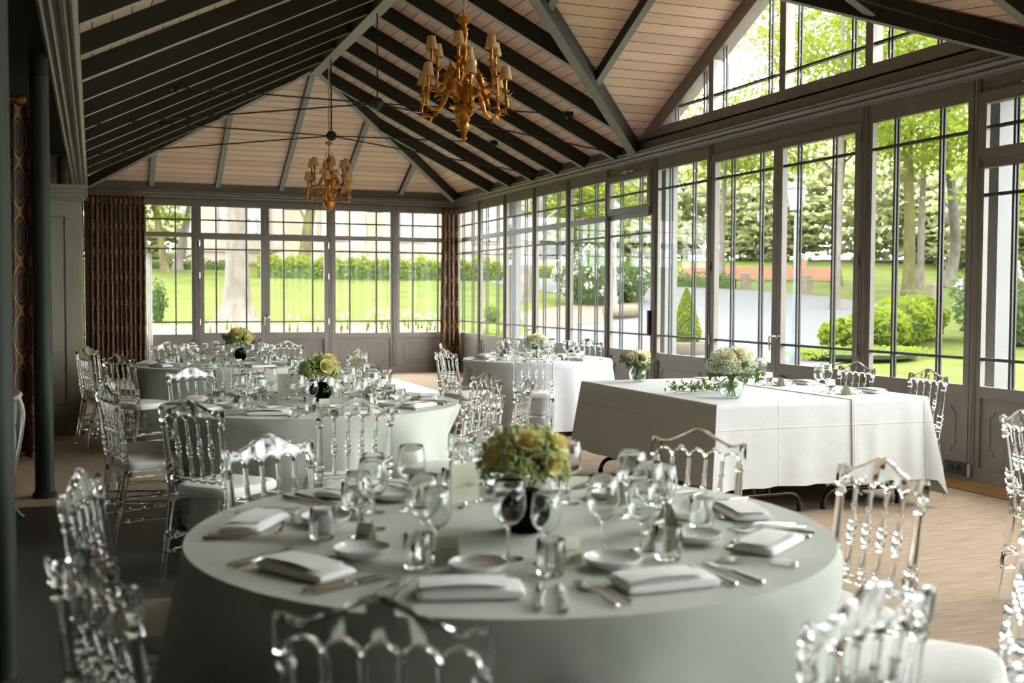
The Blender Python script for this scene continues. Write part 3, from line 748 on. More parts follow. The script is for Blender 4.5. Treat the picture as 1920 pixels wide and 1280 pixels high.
def p_napkin():
    mb = MB(); rings = []
    for y, sx, z0, z1 in ((-.062, .9, .008, .012), (-.058, .99, .002, .02), (-.03, 1, 0, .026), (.02, 1, 0, .027), (.05, .985, .002, .022), (.06, .93, .008, .014)):
        rg = []
        for i in range(14):
            a = 2 * PI * i / 14; c, s = math.cos(a), math.sin(a)
            rg.append((.122 * sx * (abs(c) ** .35) * (1 if c > 0 else -1), y, (z0 + z1) / 2 + (z1 - z0) / 2 * (abs(s) ** .5) * (1 if s > 0 else -1)))
        rings.append(rg)
    mb.ring_solid(rings)
    o = tag(mb.build('napkin', napk), 'folded napkin', 'napkin')
    f = MB(); f.grid(lambda u, v: (-.115 + .2 * u, -.05 + .095 * v, .0275 + .006 * math.sin(PI * u) * (1 - .5 * v)), 8, 5); f.grid(lambda u, v: (-.115 + .2 * u, -.05 + .095 * v, .0290 + .006 * math.sin(PI * u) * (1 - .5 * v)), 8, 5); f.build('folded_flap', napk, o)
    return o
def p_card():
    mb = MB(); w, h, d = .03, .066, .02
    mb.ring_solid([[(-w, -d, 0), (w, -d, 0), (w, 0, h), (-w, 0, h)], [(-w, -d + .0012, 0), (w, -d + .0012, 0), (w, .0012, h - .001), (-w, .0012, h - .001)]])
    mb.ring_solid([[(-w, d, 0), (w, d, 0), (w, 0, h), (-w, 0, h)], [(-w, d + .0012, 0), (w, d + .0012, 0), (w, .0012, h), (-w, .0012, h)]])
    o = tag(mb.build('place_card', card_m, None, False), 'card', 'place card')
    k = MB()
    def onc(x, t): return (x, -d + d * t - .0012, h * t)
    pts = [onc(-.017 + .034 * i / 24, .52 + .035 * math.sin(i * 1.9) * (1 - i / 40)) for i in range(25)]
    for a, b in zip(pts, pts[1:]): k.beam(a, b, .0009, .0009, 0, .5)
    for a, b in ((onc(-.005, .14), onc(0, .26)), (onc(0, .26), onc(.005, .14)), (onc(.005, .14), onc(-.005, .14))): k.beam(a, b, .0009, .0009, 0, .5)
    k.build('handwriting', ink, o, False)
    return o
PRO = {'large': p_glass('wine_glass', 1.0, 1.06, 'wine glass'), 'small': p_glass('wine_glass', .9, .93, 'wine glass'), 'tumbler': p_tumbler(), 'bowl': p_bowl(), 'fork': p_fork(), 'knife': p_knife(), 'spoon': p_spoon(), 'napkin': p_napkin(), 'card': p_card()}
ORD = ['first', 'second', 'third', 'fourth', 'fifth', 'sixth', 'seventh', 'eighth', 'ninth']
ITEMS = [('napkin', 0, .155, 0, 'folded white napkin'), ('bowl', -.01, .34, 0, 'small white bowl'), ('fork', -.165, .16, 0, 'inner fork left of the napkin'), ('fork', -.205, .15, 0, 'outer fork left of the napkin'),
         ('knife', .165, .165, 0, 'inner knife right of the napkin'), ('knife', .205, .155, 0, 'outer knife right of the napkin'), ('spoon', .01, .245, 90, 'dessert spoon lying above the napkin'),
         ('large', .055, .50, 0, 'taller wine glass'), ('small', .145, .46, 0, 'shorter wine glass'), ('tumbler', .175, .36, 0, 'water tumbler'), ('card', -.09, .435, 0, 'name card')]
jr = random.Random(11)
def setting(key, nm, ox, oy, face, where, z, items=ITEMS):
    """ox, oy: point on the table edge; face: heading of the sitter in degrees"""
    f = math.radians(face); fx, fy = math.cos(f), math.sin(f)
    for kind, x, y, r, desc in items:
        x += jr.uniform(-.014, .014); y += jr.uniform(-.012, .012)
        if kind in ('fork', 'knife'): r += jr.uniform(-8, 8)
        if kind in ('napkin', 'card', 'spoon'): r += jr.uniform(-14, 14)
        px, py = ox + fx * y + fy * x, oy + fy * y - fx * x
        place(PRO[kind], (px, py, z + .0015), f - PI / 2 + math.radians(r), f'{desc}, {where}', f'{PRO[kind]["category"]}s on the {nm}')
SET = {'front': [(-118, 0), (-82, 0), (-42, 0), (-8, 0), (32, 0), (72, 0), (116, 0), (160, 0), (-154, 0)], 'middle': [-120, -80, -42, -4, 36, 76, 116, 158, -162], 'curtain': [-112, -70, -30, 10, 52, 92, 132, 172, -150], 'corner': [-114, -58, -170, 128, 30, 80]}
for key, L in SET.items():
    cx, cy, R = TAB[key]
    A = [a[0] if isinstance(a, tuple) else a for a in L]
    order = sorted(A, key=lambda a: -(a + 100) % 360)
    for i, a in enumerate(order):
        q = math.radians(a); r = R - .03
        it = ITEMS if key in ('front', 'middle') else [t for t in ITEMS if 'outer' not in t[4] and t[0] != 'spoon']
        if key == 'corner': it = [(k_, x, y * .86, r_, d) for k_, x, y, r_, d in it]
        short = {'front': 'front table', 'middle': 'middle table', 'curtain': 'far curtain table', 'corner': 'white corner table'}[key]
        setting(key, TN[key], cx + r * math.cos(q), cy + r * math.sin(q), a + 180, f'{ORD[i]} place clockwise from the camera, {short}', TZ, it)
for y, w in ((-12.35, 'place nearer the double door, head table'), (-13.12, 'place at the free end, head table')):
    setting('head', 'head table', -1.07, y, 180, w, .7475, [t for t in ITEMS if 'outer' not in t[4]])

# ---------------------------------------------------------------- flowers
def octs(mb, P, r):
    b = len(mb.v); P = np.asarray(P); rr = r * rng.uniform(.6, 1.3, len(P))
    D = np.array([(1,0,0),(-1,0,0),(0,1,0),(0,-1,0),(0,0,1),(0,0,-1)])
    V = (P[:, None, :] + D[None] * rr[:, None, None]).reshape(-1, 3)
    mb.v += [tuple(p) for p in V.tolist()]
    F = ((0,2,4),(2,1,4),(1,3,4),(3,0,4),(2,0,5),(1,2,5),(3,1,5),(0,3,5))
    for i in range(len(P)):
        o = b + 6 * i
        for f in F: mb.f.append((o + f[0], o + f[1], o + f[2]))
    mb.mi += [0] * (8 * len(P))
def rose(r):
    mb = MB()
    for L, (n, rad, h, op) in enumerate(((3, .28, .95, .05), (4, .5, .9, .2), (5, .75, .78, .45), (6, .98, .6, .8))):
        for k in range(n):
            a0 = 2 * PI * k / n + L * .7; wd = 2 * PI / n * .72
            def fn(u, v, a0=a0, wd=wd, rad=rad, h=h, op=op):
                a = a0 + (u - .5) * 2 * wd * (1 - .25 * v); q = rad * (math.sin(v * 1.45) * .9 + op * v * v * .35)
                return (r * q * math.cos(a), r * q * math.sin(a), r * (-.55 + (h + .55) * v - op * .35 * v ** 3 - .10 * (2 * u - 1) ** 2 * v))
            mb.grid(fn, 5, 5)
    return mb
def dome(n, R, H, z0, jit=.12, inner=.75):
    a = rng.uniform(0, 2 * PI, n); c = rng.uniform(-.35, 1, n); s = np.sqrt(1 - c * c); k = rng.uniform(inner, 1.02, n) * (1 + jit * np.sin(5 * a + 3 * c))
    return np.stack([R * s * np.cos(a) * k, R * s * np.sin(a) * k, z0 + H * c * k], 1)
def vase_mesh(r, h, rim):
    pr = []
    for i in range(13):
        t = i / 12; pr.append((max(r * math.sin(.62 + t * 1.92), .01) if i else r * .55, h * t))
    out = [(0, 0)] + pr; top = pr[-1]; inn = [(q - .004, max(z, .006)) for q, z in pr[::-1]]
    return MB().lathe(out + [(top[0] - .002, h + .002)] + inn + [(0, .006)], 36, cap=False)
def arrangement(label, loc, vr, vh, vmat, R, H, zc, fm, nf, roses, bud=.0055, leafy=0, moss=True, rm=None, rr=.036, group=None):
    t = thing('flower_arrangement', label, 'flower arrangement', loc, 0, group)
    vase_mesh(vr, vh, .8).build('vase', vmat, t)
    mb = MB(); P = rng.normal(size=(160, 3)); P /= np.linalg.norm(P, axis=1)[:, None]; P *= rng.uniform(.2, .72, (160, 1)) * vr; P[:, 2] = P[:, 2] * (vh / 2 / vr) * .9 + vh * .5
    if moss: mb.leaves(P, vr * .42, 0, .1)
    for k in range(9):
        a = k * .7; mb.tube([(.35 * vr * math.cos(a), .35 * vr * math.sin(a), .012), (.2 * vr * math.cos(a + 2), .2 * vr * math.sin(a + 2), vh), (.5 * R * math.cos(a + 2), .5 * R * math.sin(a + 2), zc)], .0028, 5)
    mb.build('stems', stem_m if not moss else moss_m, t)
    mb = MB(); mb.leaves(dome(260, R * .8, H * .8, zc, .1, .3), .016, 0, .2); mb.build('foliage', moss_m if moss else leaf_d, t)
    mb = MB(); octs(mb, dome(nf, R, H, zc), bud); mb.build('filler_flowers', fm, t, True, 0)
    for (a, c, s) in roses:
        a = math.radians(a); c = math.radians(c); d = Vector((math.cos(a) * math.cos(c), math.sin(a) * math.cos(c), math.sin(c)))
        o = rose(rr * s).build('rose', rm or rose_m, t); o.location = (d.x * R * .93, d.y * R * .93, zc + d.z * H * .93); o.rotation_euler = d.to_track_quat('Z', 'Y').to_euler()
    for k in range(leafy):
        a = rng.uniform(0, 2 * PI); el = rng.uniform(-.25, .5); L = R * rng.uniform(1.15, 1.5); m2 = MB(); m2v = []
        d = Vector((math.cos(a) * math.cos(el), math.sin(a) * math.cos(el), math.sin(el)))
        p1 = Vector((0, 0, zc - H * .3)) + d * L; m2.tube([(0, 0, zc - H * .5), tuple(Vector((0, 0, zc - H * .4)) + d * L * .6), tuple(p1)], .0016, 4)
        q = [tuple(Vector((0, 0, zc - H * .35)) + d * L * f + Vector(rng.normal(size=3)) * .012) for f in (.6, .7, .8, .9, 1.0, .75, .95)]
        m2.leaves(q, .03, 0, .1, .5); m2.build('leaf_sprig', leaf_d, t)
    return t
G = 'vases of flowers on the tables'
arrangement('dark glass vase of yellowish roses and gypsophila on the front round table', (-5.175, -16.46, TZ), .074, .12, greenglass, .125, .105, .195, gyp_m, 2600, [(-105, 50, 1.0), (-35, 38, .95), (-160, 22, .95), (-70, 8, .8), (100, 30, 1)], .0056, group=G)
arrangement('dark glass vase of roses and gypsophila on the middle round table', (-4.99, -12.45, TZ), .075, .12, greenglass, .128, .11, .19, gyp_m, 1800, [(-78, 22, 1.15), (-40, 50, 1.1), (60, 30, 1)], .006, group=G)
arrangement('loose gypsophila and cream roses on the far curtain table', (-4.93, -7.95, TZ), .06, .13, greenglass, .13, .12, .22, gyp_m, 1100, [(-105, 30, 1.3), (-60, 5, 1.2), (-150, 50, 1), (40, 30, 1)], .007, leafy=5, group=G)
arrangement('small white glass vase of pale roses and gypsophila on the white corner table', (-1.98, -8.75, TZ), .06, .11, vaseglass, .13, .09, .18, gypw, 1000, [(-100, 50, 1.3), (-60, 30, 1), (-150, 30, 1)], .007, moss=False, rm=rosew, group=G)
ar = arrangement('clear globe vase of roses with long eucalyptus sprigs, far end of the head table', (-2.31, -11.68, .7425), .07, .125, vaseglass, .10, .075, .175, gypw, 500, [(-95, 20, 1.25), (-150, 15, 1.05), (-40, 40, 1), (60, 40, 1)], .006, leafy=18, moss=False, rm=rosew, group=G)
ar2 = arrangement('clear globe vase with wide cream flower dome, near corner of the head table', (-2.36, -13.12, .7425), .083, .135, vaseglass, .155, .125, .215, gypw, 2600, [(-80, 55, 1.1), (-40, 40, 1), (-130, 35, 1.1), (30, 50, 1)], .006, leafy=15, moss=False, rm=rosew, group=G)
t = thing('greenery_garland', 'low garland of eucalyptus leaves lying behind the wide flower dome', 'garland', (-2.33, -12.72, .7425))
mb = MB(); pts = [(-.24 + .06 * i, .03 * math.sin(i * 1.7), .012 + .008 * (i % 2)) for i in range(9)]; mb.tube(pts, .003, 5); mb.build('stem', stem_m, t)
mb = MB(); P = np.array([(p[0] + rng.normal() * .03, p[1] + rng.normal() * .04, .03 + abs(rng.normal()) * .025) for p in pts for _ in range(16)]); mb.leaves(P, .026, 0, .2, .5); mb.build('leaves', leaf_d, t)

def menu_card(label, x, y, rz, w, h, sw):
    t = thing('table_card', label, 'table card', (x, y, TZ), rz, 'standing table cards')
    mb = MB(); mb.box(-w / 2, w / 2, -.0012, .0012, .02, .02 + h); c = mb.build('card', card_m, t, False)
    mb = MB(); 
    for s in (-1, 1):
        pts = [(s * (.004 + .0016 * i), -.003, .02 + h * .42 + .010 * math.sin(i * .55) * (1 - i / 26)) for i in range(24)]
        mb.tube(pts, .0007, 4)
    mb.build('flourish', ink, c)
    mb = MB(); mb.lathe([(.022, 0), (.022, .004), (.006, .012), (.004, .022), (0, .023)], 16); mb.build('holder', steel, t)
menu_card('plain sage card standing behind the flowers of the front round table', -5.23, -16.08, .37, .115, .125, 0)
menu_card('sage card with a curled flourish standing by the flowers of the middle round table', -5.16, -12.28, .3, .15, .15, 0)
# ---------------------------------------------------------------- chandeliers
def scroll(mb, pts, r0, r1, M):
    k = len(pts); rs = [(r0 + (r1 - r0) * i / (k - 1)) * (1 + .22 * math.sin(i * .9)) for i in range(k)]
    mb.tube(pts, rs, 8, 0, M)
def spl(P, n=6):
    """Catmull-Rom through the points"""
    P = [Vector(p) for p in P]; out = []
    for i in range(len(P) - 1):
        a, b, c, d = P[max(i - 1, 0)], P[i], P[i + 1], P[min(i + 2, len(P) - 1)]
        for j in range(n):
            t = j / n; out.append(.5 * ((2 * b) + (c - a) * t + (2 * a - 5 * b + 4 * c - d) * t * t + (3 * b - a - 3 * c + d) * t ** 3))
    out.append(P[-1]); return out
def leaf_blade(mb, p, d, up, L, w, M):
    p = Vector(p); d = Vector(d).normalized(); up = Vector(up); s = d.cross(up).normalized(); vs = []
    for f, k, h in ((0, .35, 0), (.3, 1, .05), (.6, .8, .22), (1, .05, .55)):
        c = p + d * L * f + up * L * h
        vs += [c - s * w * k, c + up * w * .35 * k, c + s * w * k, c - up * w * .25]
    fs = []
    for j in range(3):
        for i in range(4): a = 4 * j + i; b = 4 * j + (i + 1) % 4; fs.append((a, b, b + 4, a + 4))
    mb.add(vs, fs, 0, M)
def chandelier(label, loc, tiers, core, top_z, cable_top, lush, cap):
    t = thing('chandelier', label, 'chandelier', loc, 0, 'gilt chandeliers under the ridge')
    mb = MB(); mb.lathe(core, 20); mb.build('baluster', gold, t, True, 30)
    if lush:
        mb = MB()
        for z, r, n, L, w, tilt in ((1.06, .03, 10, .085, .016, .5), (.965, .016, 7, .05, .014, .9), (.70, .02, 6, .07, .016, .8), (.315, .075, 10, .075, .024, .1), (.25, .055, 8, .06, .02, .2), (.14, .03, 8, .09, .016, -1.2)):
            for k in range(n):
                a = 2 * PI * k / n; leaf_blade(mb, (r * math.cos(a), r * math.sin(a), z), (math.cos(a), math.sin(a), tilt), (-.3 * math.cos(a), -.3 * math.sin(a), .95), L, w, None)
        mb.build('acanthus_leaves', gold, t, True, 40)
    else:
        mb = MB()
        for k in range(6):
            a = 2 * PI * k / 6 + .3; c, s = math.cos(a), math.sin(a)
            for z0, q in ((.34, .055), (.55, .05)):
                pts = [(c * (.05 + q * (1 - i / 26) * math.cos(i * .36) + .05), s * (.05 + q * (1 - i / 26) * math.cos(i * .36) + .05), z0 + q * (1 - i / 26) * math.sin(i * .36)) for i in range(22)]
                mb.tube(pts, .006, 6)
            mb.tube([(.03 * c, .03 * s, .85), (.05 * c, .05 * s, .82), (.055 * c, .055 * s, .75), (.03 * c, .03 * s, .70)], .004, 5)
        mb.build('scrolls', gold, t)
    for n, rad, zc, zl, off, r_in, zi in tiers:
        for k in range(n):
            a = off + 2 * PI * k / n; M = Matrix.Rotation(a, 4, 'Z'); mb = MB()
            P = [(r_in, 0, zi), (r_in + .04, 0, zi + .055), (r_in + (rad - r_in) * .35, 0, zi + .07), (r_in + (rad - r_in) * .52, 0, (zi + zl) / 2), (r_in + (rad - r_in) * .70, 0, zl), (rad - .02, 0, zl + .01), (rad + .015, 0, zl + .045), (rad, 0, zc)]
            S_ = spl(P, 6); scroll(mb, S_, .026 if lush else .014, .010, M)
            if lush:
                for i in range(4, 40, 5):
                    p = S_[min(i, len(S_) - 2)]; d = (S_[min(i + 1, len(S_) - 1)] - p).normalized(); up = Vector((-d.z, 0, d.x)) if i < 22 else Vector((d.z, 0, -d.x))
                    leaf_blade(mb, p, d + up * .7, up, .06, .026, M)
            cu = [(rad + .012 * math.cos(i * .5) * (1 - i / 16), 0, zl - .008 + .014 * math.sin(i * .5) * (1 - i / 16)) for i in range(14)]
            mb.tube(cu, .006, 6, 0, M)
            A = mb.build('arm', gold, t)
            T = Matrix.Rotation(a, 4, 'Z') @ Matrix.Translation((rad, 0, 0))
            mb = MB(); mb.lathe([(.007, zc - .085), (.013, zc - .06), (.009, zc - .03), (.014, zc - .01), (.036, zc + .012), (.038, zc + .018), (.018, zc + .012), (.015, zc + .02)], 12, 0, T); mb.build('candle_cup', gold, A)
            mb = MB(); mb.lathe([(.0125, zc), (.0125, zc + .135), (.006, zc + .14), (.006, zc + .17)], 10, 0, T); mb.build('candle_sleeve', gold, A)
            sh = MB(); z0, z1 = zc + .115, zc + .23
            sh.lathe([(.056, z0), (.0355, z1), (.034, z1), (.0545, z0)], 22, 0, T, False)
            sh.lathe([(.0565, z0 - .001), (.0568, z0 + .004), (.0545, z0 + .004), (.0543, z0 - .001)], 22, 0, T, False)
            sh.build('lamp_shade', shade_m, A)
    if cap is not None:
        mb = MB(); mb.lathe([(.012, cap - .03), (.05, cap), (.056, cap + .015), (.05, cap + .02), (.01, cap + .022)], 18)
        z = top_z
        while z < cap - .03:
            mb.lathe([(.006, z), (.009, z + .006), (.006, z + .012)], 8); z += .014
        mb.build('canopy_cap', gold, t)
    mb = MB(); z0 = cap + .02 if cap else top_z; mb.tube([(.004 * math.sin(i * 1.3), .004 * math.cos(i * 1.7), z0 + (cable_top - z0) * i / 14) for i in range(15)], [.013 if i < 1 else .010 for i in range(15)], 8); mb.build('cable_sleeve', cord_m, t)
    return t
CORE1 = [(0, 0), (.006, .012), (.012, .03), (.03, .045), (.03, .055), (.016, .065), (.026, .09), (.045, .14), (.048, .17), (.04, .19), (.055, .205), (.062, .215), (.05, .225), (.075, .26), (.09, .30), (.13, .315), (.135, .325), (.12, .332), (.05, .34), (.034, .37), (.042, .41), (.05, .46), (.04, .50), (.075, .515), (.078, .53), (.06, .545), (.03, .56), (.042, .60), (.05, .65), (.03, .70), (.022, .76), (.035, .80), (.03, .84), (.02, .88), (.026, .91), (.036, .95), (.038, .98), (.024, 1.0), (.022, 1.03), (.03, 1.07), (.05, 1.11), (.052, 1.115), (0, 1.112)]
chandelier('large carved gilt chandelier with leafy arms hanging nearer, two tiers of cream shades', (RX, -10.08, 2.775), [(6, .395, .43, .265, .35, .06, .38), (6, .305, .69, .47, .05, .05, .58)], CORE1, 1.11, 2.02, True, None)
CORE2 = [(0, 0), (.006, .012), (.02, .03), (.045, .055), (.075, .09), (.082, .13), (.075, .165), (.045, .185), (.05, .20), (.03, .22), (.042, .25), (.05, .28), (.03, .31), (.028, .35), (.04, .38), (.042, .41), (.026, .44), (.022, .52), (.034, .56), (.036, .59), (.02, .62), (.018, .68), (.034, .72), (.03, .76), (.014, .79), (.02, .81), (0, .83)]
chandelier('smaller gilt chandelier with thin scrolls hanging further off before the far windows', (RX, -4.13, 2.575), [(6, .31, .325, .165, .2, .07, .22), (6, .255, .525, .37, .5, .04, .42)], CORE2, .82, 2.22, False, .965)

# ---------------------------------------------------------------- steel ties under the roof
for nm, y, z in (('middle', -6.92, 3.645), ('furthest', -4.30, 3.625), ('nearest', -13.3, 3.645)):
    t = thing('tie_rod_truss', f'{nm} set of dark tension rods meeting at a round hub under the ridge', 'tension rods', (RX, y, z), 0, 'roof tie rods')
    mb = MB(); mb.lathe([(.0, -.03), (.05, -.03), (.068, -.02), (.07, 0), (.068, .02), (.05, .03), (0, .03)], 24, 0, Matrix.Rotation(PI / 2, 4, 'X'))
    mb.lathe([(.035, -.036), (.04, -.036), (.04, -.03), (.035, -.03)], 20, 0, Matrix.Rotation(PI / 2, 4, 'X'), False); mb.build('hub', iron, t)
    mb = MB(); mb.tube([(0, 0, .06), (0, 0, dz(-RX) - z - .15)], .009, 8); mb.build('hanger_rod', iron, t)
    for s in (-1, 1):
        e = (s * 2.27, -.35 if s > 0 else -.35, 3.61 - z); mb = MB(); mb.tube([(s * .06, 0, 0), e], .009, 8); mb.build('tie_rod', iron, t)
        mb = MB(); mb.box(e[0] - .05, e[0] + .05, e[1] - .03, e[1] + .03, e[2] - .03, e[2] + .03); mb.tube([(e[0] - .02 * s, e[1], e[2] - .05), (e[0] + .05 * s, e[1], e[2] + .02)], .02, 8); mb.build('bracket', iron, t)
        mb = MB(); mb.tube([(s * .06, 0, -.01), (s * 3.15, -.05, 3.205 - z)], .009, 8); mb.build('tie_rod', iron, t)

# ---------------------------------------------------------------- curtains
def curtain(label, p, q, z0, z1, folds, amp, wide, tie=None, m=curt, name='curtain', sub=10):
    p = Vector((*p, 0)); q = Vector((*q, 0)); d = (q - p); L = d.length; d.normalize(); n = Vector((-d.y, d.x, 0))
    def mk(off):
        def fn(u, v):
            z = z0 + (z1 - z0) * v; a = amp * (.55 + .45 * (1 - v)) * (1 + .25 * math.sin(u * 23))
            w = math.sin(u * folds * 2 * PI + .6 * math.sin(v * 3 + u * 9)); s = L * u; o = a * w + off
            if tie: s = L * (.5 + (u - .5) * (1 + tie * (1 - v) ** 1.5)); 
            if v > .965: o += .012 * math.sin(u * folds * 8 * PI)
            c = p + d * s + n * o; return (c.x, c.y, z)
        return fn
    mb = MB(); uv = lambda u, v: (u * wide, v * (z1 - z0))
    mb.grid(mk(0), folds * sub, 26, 0, uv); mb.grid(mk(.006), folds * sub, 26, 0, uv, True)
    return tag(mb.build(name, m, None, True, 0), label, 'curtain')
curtain('wide dark curtain with gold ogee pattern beside the far door', (-6.40, -.20), (-5.52, -.20), .02, 3.05, 12, .04, 1.55)
curtain('tied-in brown and gold curtain hanging in the corner of the window walls', (-.36, -.24), (-.05, -.24), .02, 3.03, 4, .028, .5, .25)
curtain('strip of white voile beside the wide dark curtain', (-5.50, -.16), (-5.415, -.16), .02, 2.1, 2, .012, .2, None, sheer, 'sheer_curtain')
t = thing('curtain_rod', 'brass curtain pole high in the dark lounge', 'curtain rod', (-7.3, -9.2, 3.07))
mb = MB(); mb.tube([(-.6, 0, 0), (.38, 0, 0)], .016, 10); mb.build('pole', gold, t)
mb = MB(); mb.lathe([(.016, 0), (.03, .01), (.04, .04), (.03, .07), (0, .08)], 12, 0, Matrix.Translation((.38, 0, 0)) @ Matrix.Rotation(PI / 2, 4, 'Y')); mb.build('finial', gold, t)
curtain('dark patterned curtain in the lounge behind the columns', (-7.75, -9.2), (-6.78, -9.2), .02, 3.02, 7, .06, 1.9)

# ---------------------------------------------------------------- cabinet and consoles at the dark side
t = thing('cabinet', 'tall grey painted cabinet with a moulded top beside the columns', 'cabinet', (-6.80, -7.15, 0))
mb = MB(); mb.box(-.34, .34, -.42, .42, .12, 2.36); mb.build('body', cab_m, t, False)
mb = MB(); mb.box(-.36, .37, -.44, .44, 0, .13); mb.build('plinth', cab_m, t, False)
mb = MB()
for z0, z1, e in ((2.36, 2.39, .02), (2.39, 2.43, .045), (2.43, 2.47, .07), (2.47, 2.51, .085)): mb.box(-.34 - e * .3, .34 + e, -.42 - e, .42 + e, z0, z1)
mb.build('cornice', cab_m, t, False)
mb = MB(); frame(-.30, .30, .2, 2.28, .09, -.435, -.419, mb, Matrix.Identity(4)); mb.box(-.19, .19, -.43, -.42, .31, 2.17); mb.build('side_panel', cab_m, t, False)
for y0 in (-.40, .01):
    mb = MB(); mb.box(.34, .36, y0, y0 + .39, .16, 2.32); mb.box(.36, .368, y0 + .07, y0 + .32, .25, 1.2); mb.box(.36, .368, y0 + .07, y0 + .32, 1.3, 2.23); D = mb.build('door', cab_m, t, False)
    mb = MB(); mb.lathe([(.006, 0), (.006, .015), (.014, .022), (.012, .032), (0, .036)], 10, 0, Matrix.Translation((.36, y0 + (.36 if y0 < 0 else .03), 1.0)) @ Matrix.Rotation(PI / 2, 4, 'Y')); mb.build('knob', chrome, D)
def console(label, x, y):
    t = thing('console_table', label, 'console table', (x, y, 0), 0, 'silver consoles at the dark side'); hw, hd = .5, .21
    mb = MB(); rings = []
    for z, e in ((.80, -.012), (.806, .0), (.82, .012), (.83, .006), (.838, .0)):
        rg = []
        for i in range(72):
            a = 2 * PI * i / 72; c, s = math.cos(a), math.sin(a); k = 1 + .05 * math.cos(6 * a) + .03 * math.cos(10 * a)
            rg.append(((hd + e) * (abs(c) ** .5) * (1 if c > 0 else -1) * k, (hw + e) * (abs(s) ** .5) * (1 if s > 0 else -1) * k, z))
        rings.append(rg)
    mb.ring_solid(rings).build('table_top', silver_m, t)
    mb = MB(); fr_ = []
    for i in range(49):
        u = -1 + 2 * i / 48; fr_.append((hw * .9 * u, .70 - .06 * abs(math.cos(u * 1.5 * PI)) - .05 * (1 - abs(u))))
    for s in (-1, 1):
        for a, b in zip(fr_, fr_[1:]): mb.add([(s * .185, a[0], a[1]), (s * .185, b[0], b[1]), (s * .185, b[0], .80), (s * .185, a[0], .80), (s * .17, a[0], a[1]), (s * .17, b[0], b[1]), (s * .17, b[0], .80), (s * .17, a[0], .80)], [(0, 1, 2, 3), (7, 6, 5, 4), (0, 4, 5, 1)])
    for s in (-1, 1): mb.box(-.17, .17, s * .44 - .008, s * .44 + .008, .64, .80)
    mb.build('scalloped_apron', silver_m, t, False)
    for sx in (-1, 1):
        for sy in (-1, 1):
            mb = MB(); P = spl([(sx * .165, sy * .43, .79), (sx * .20, sy * .47, .68), (sx * .19, sy * .455, .52), (sx * .15, sy * .40, .28), (sx * .155, sy * .41, .12), (sx * .19, sy * .46, .03), (sx * .21, sy * .49, .018)], 5)
            k = len(P); mb.tube(P, [.036 - .024 * min(1, i / (k * .7)) for i in range(k - 2)] + [.018, .016], 10); mb.build('leg', silver_m, t)
console('silver console table with scalloped edge behind the columns, nearer one', -6.95, -13.55)
console('silver console table with scalloped edge behind the columns, further one', -6.97, -12.35)

# socket block on the right wall
t = thing('floor_socket', 'black double socket block on the baseboard by the window post', 'socket', (-.03, -12.72, .04))
mb = MB(); mb.box(-.03, .0, -.12, .12, 0, .1); mb.build('housing', black, t, False)
mb = MB(); mb.box(-.032, -.0, -.145, -.12, 0, .1); mb.build('end_cap', chrome, t, False)
for y in (.05, -.03):
    mb = MB(); mb.lathe([(.026, 0), (.026, .006), (.02, .006), (.018, .002), (0, .002)], 16, 0, Matrix.Translation((-.03, y, .055)) @ Matrix.Rotation(-PI / 2, 4, 'Y')); mb.build('socket', rubber, t)
# ---------------------------------------------------------------- garden
def T(x, y): return -.02 + .09 * min(max(0, y - .5), 34) + .02 * max(0, x - 4)
lawn_m = pm('spring_lawn', (.062,.075,.018), (.043,.054,.011), .9, .9, bump=.5, bscale=40)
gravel_m = pm('pale_gravel', (.078,.079,.083), (.064,.065,.069), 14, .95, bump=.6, bscale=50)
mulch_m = pm('pinkish_bark_mulch', (.125,.095,.075), (.08,.06,.045), 18, .95, bump=.8, bscale=40)
stone_m = pm('sandstone', (0.112,0.095,0.070), (0.090,0.076,0.056), 6, .9)
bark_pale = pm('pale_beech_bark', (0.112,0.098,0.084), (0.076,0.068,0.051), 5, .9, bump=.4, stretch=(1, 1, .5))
bark_moss = pm('mossy_bark', (0.079,0.071,0.026), (0.053,0.044,0.026), 4, .9, bump=.5, stretch=(1, 1, .4))
lf1 = pm('fresh_beech_leaves', (.11,.135,.018), (.07,.095,.010), 3, .5, tl=((.17, .215, .03), .6), coords='Generated')
lf2 = pm('haze_pale_leaves', (.36,.37,.20), (.27,.285,.14), 3, .6, tl=((.42, .44, .22), .5), coords='Generated')  # paleness puts the haze over the far wood into the leaves
lf3 = pm('laurel_leaves', (.115,.145,.02), (.065,.09,.012), 3, .4, tl=((.20, .25, .02), .4), coords='Generated')
lf4 = pm('dark_shrub_leaves', (.06, .09, .03), (.035, .055, .02), 3, .5, tl=((.08, .14, .02), .3), coords='Generated')
core_m = pm('shrub_inner_twigs', (.04, .06, .02), (.025, .035, .012), 8, .9)
white_fl = pm('white_blossom', (0.294,0.294,0.280), (0.238,0.238,0.217), 20, .7, tl=((.4, .4, .38), .3))
facade = pm('cream_render', (0.2425,0.2113,0.1713), (0.2300,0.1975,0.1625), 1, .9)
facade_st = pm('pink_sandstone_trim', (0.2013,0.1588,0.1200), (0.1812,0.1438,0.1100), 2, .9)
winfr = pm('white_window_paint', (0.210,0.210,0.210), (0.196,0.196,0.196), 4, .6)
farglass = pm('dim_far_window_glass', (.17,.18,.18), (.14,.15,.15), 1, .15)
slate = pm('slate_roof', (.05, .055, .06), (.04, .045, .05), 6, .6)
terra = pm('red_painted_wall', (.28, .13, .095), (.25, .115, .08), 3, .8)
post_w = pm('white_post_paint', (0.144,0.144,0.139), (0.134,0.134,0.130), 4, .6)
lampm = pm('grey_green_lamp_iron', (.08, .10, .10), (.06, .08, .08), 6, .5)
lampgl = pm('milky_lantern_glass', (.32, .33, .33), (.28, .29, .29), 4, .2)

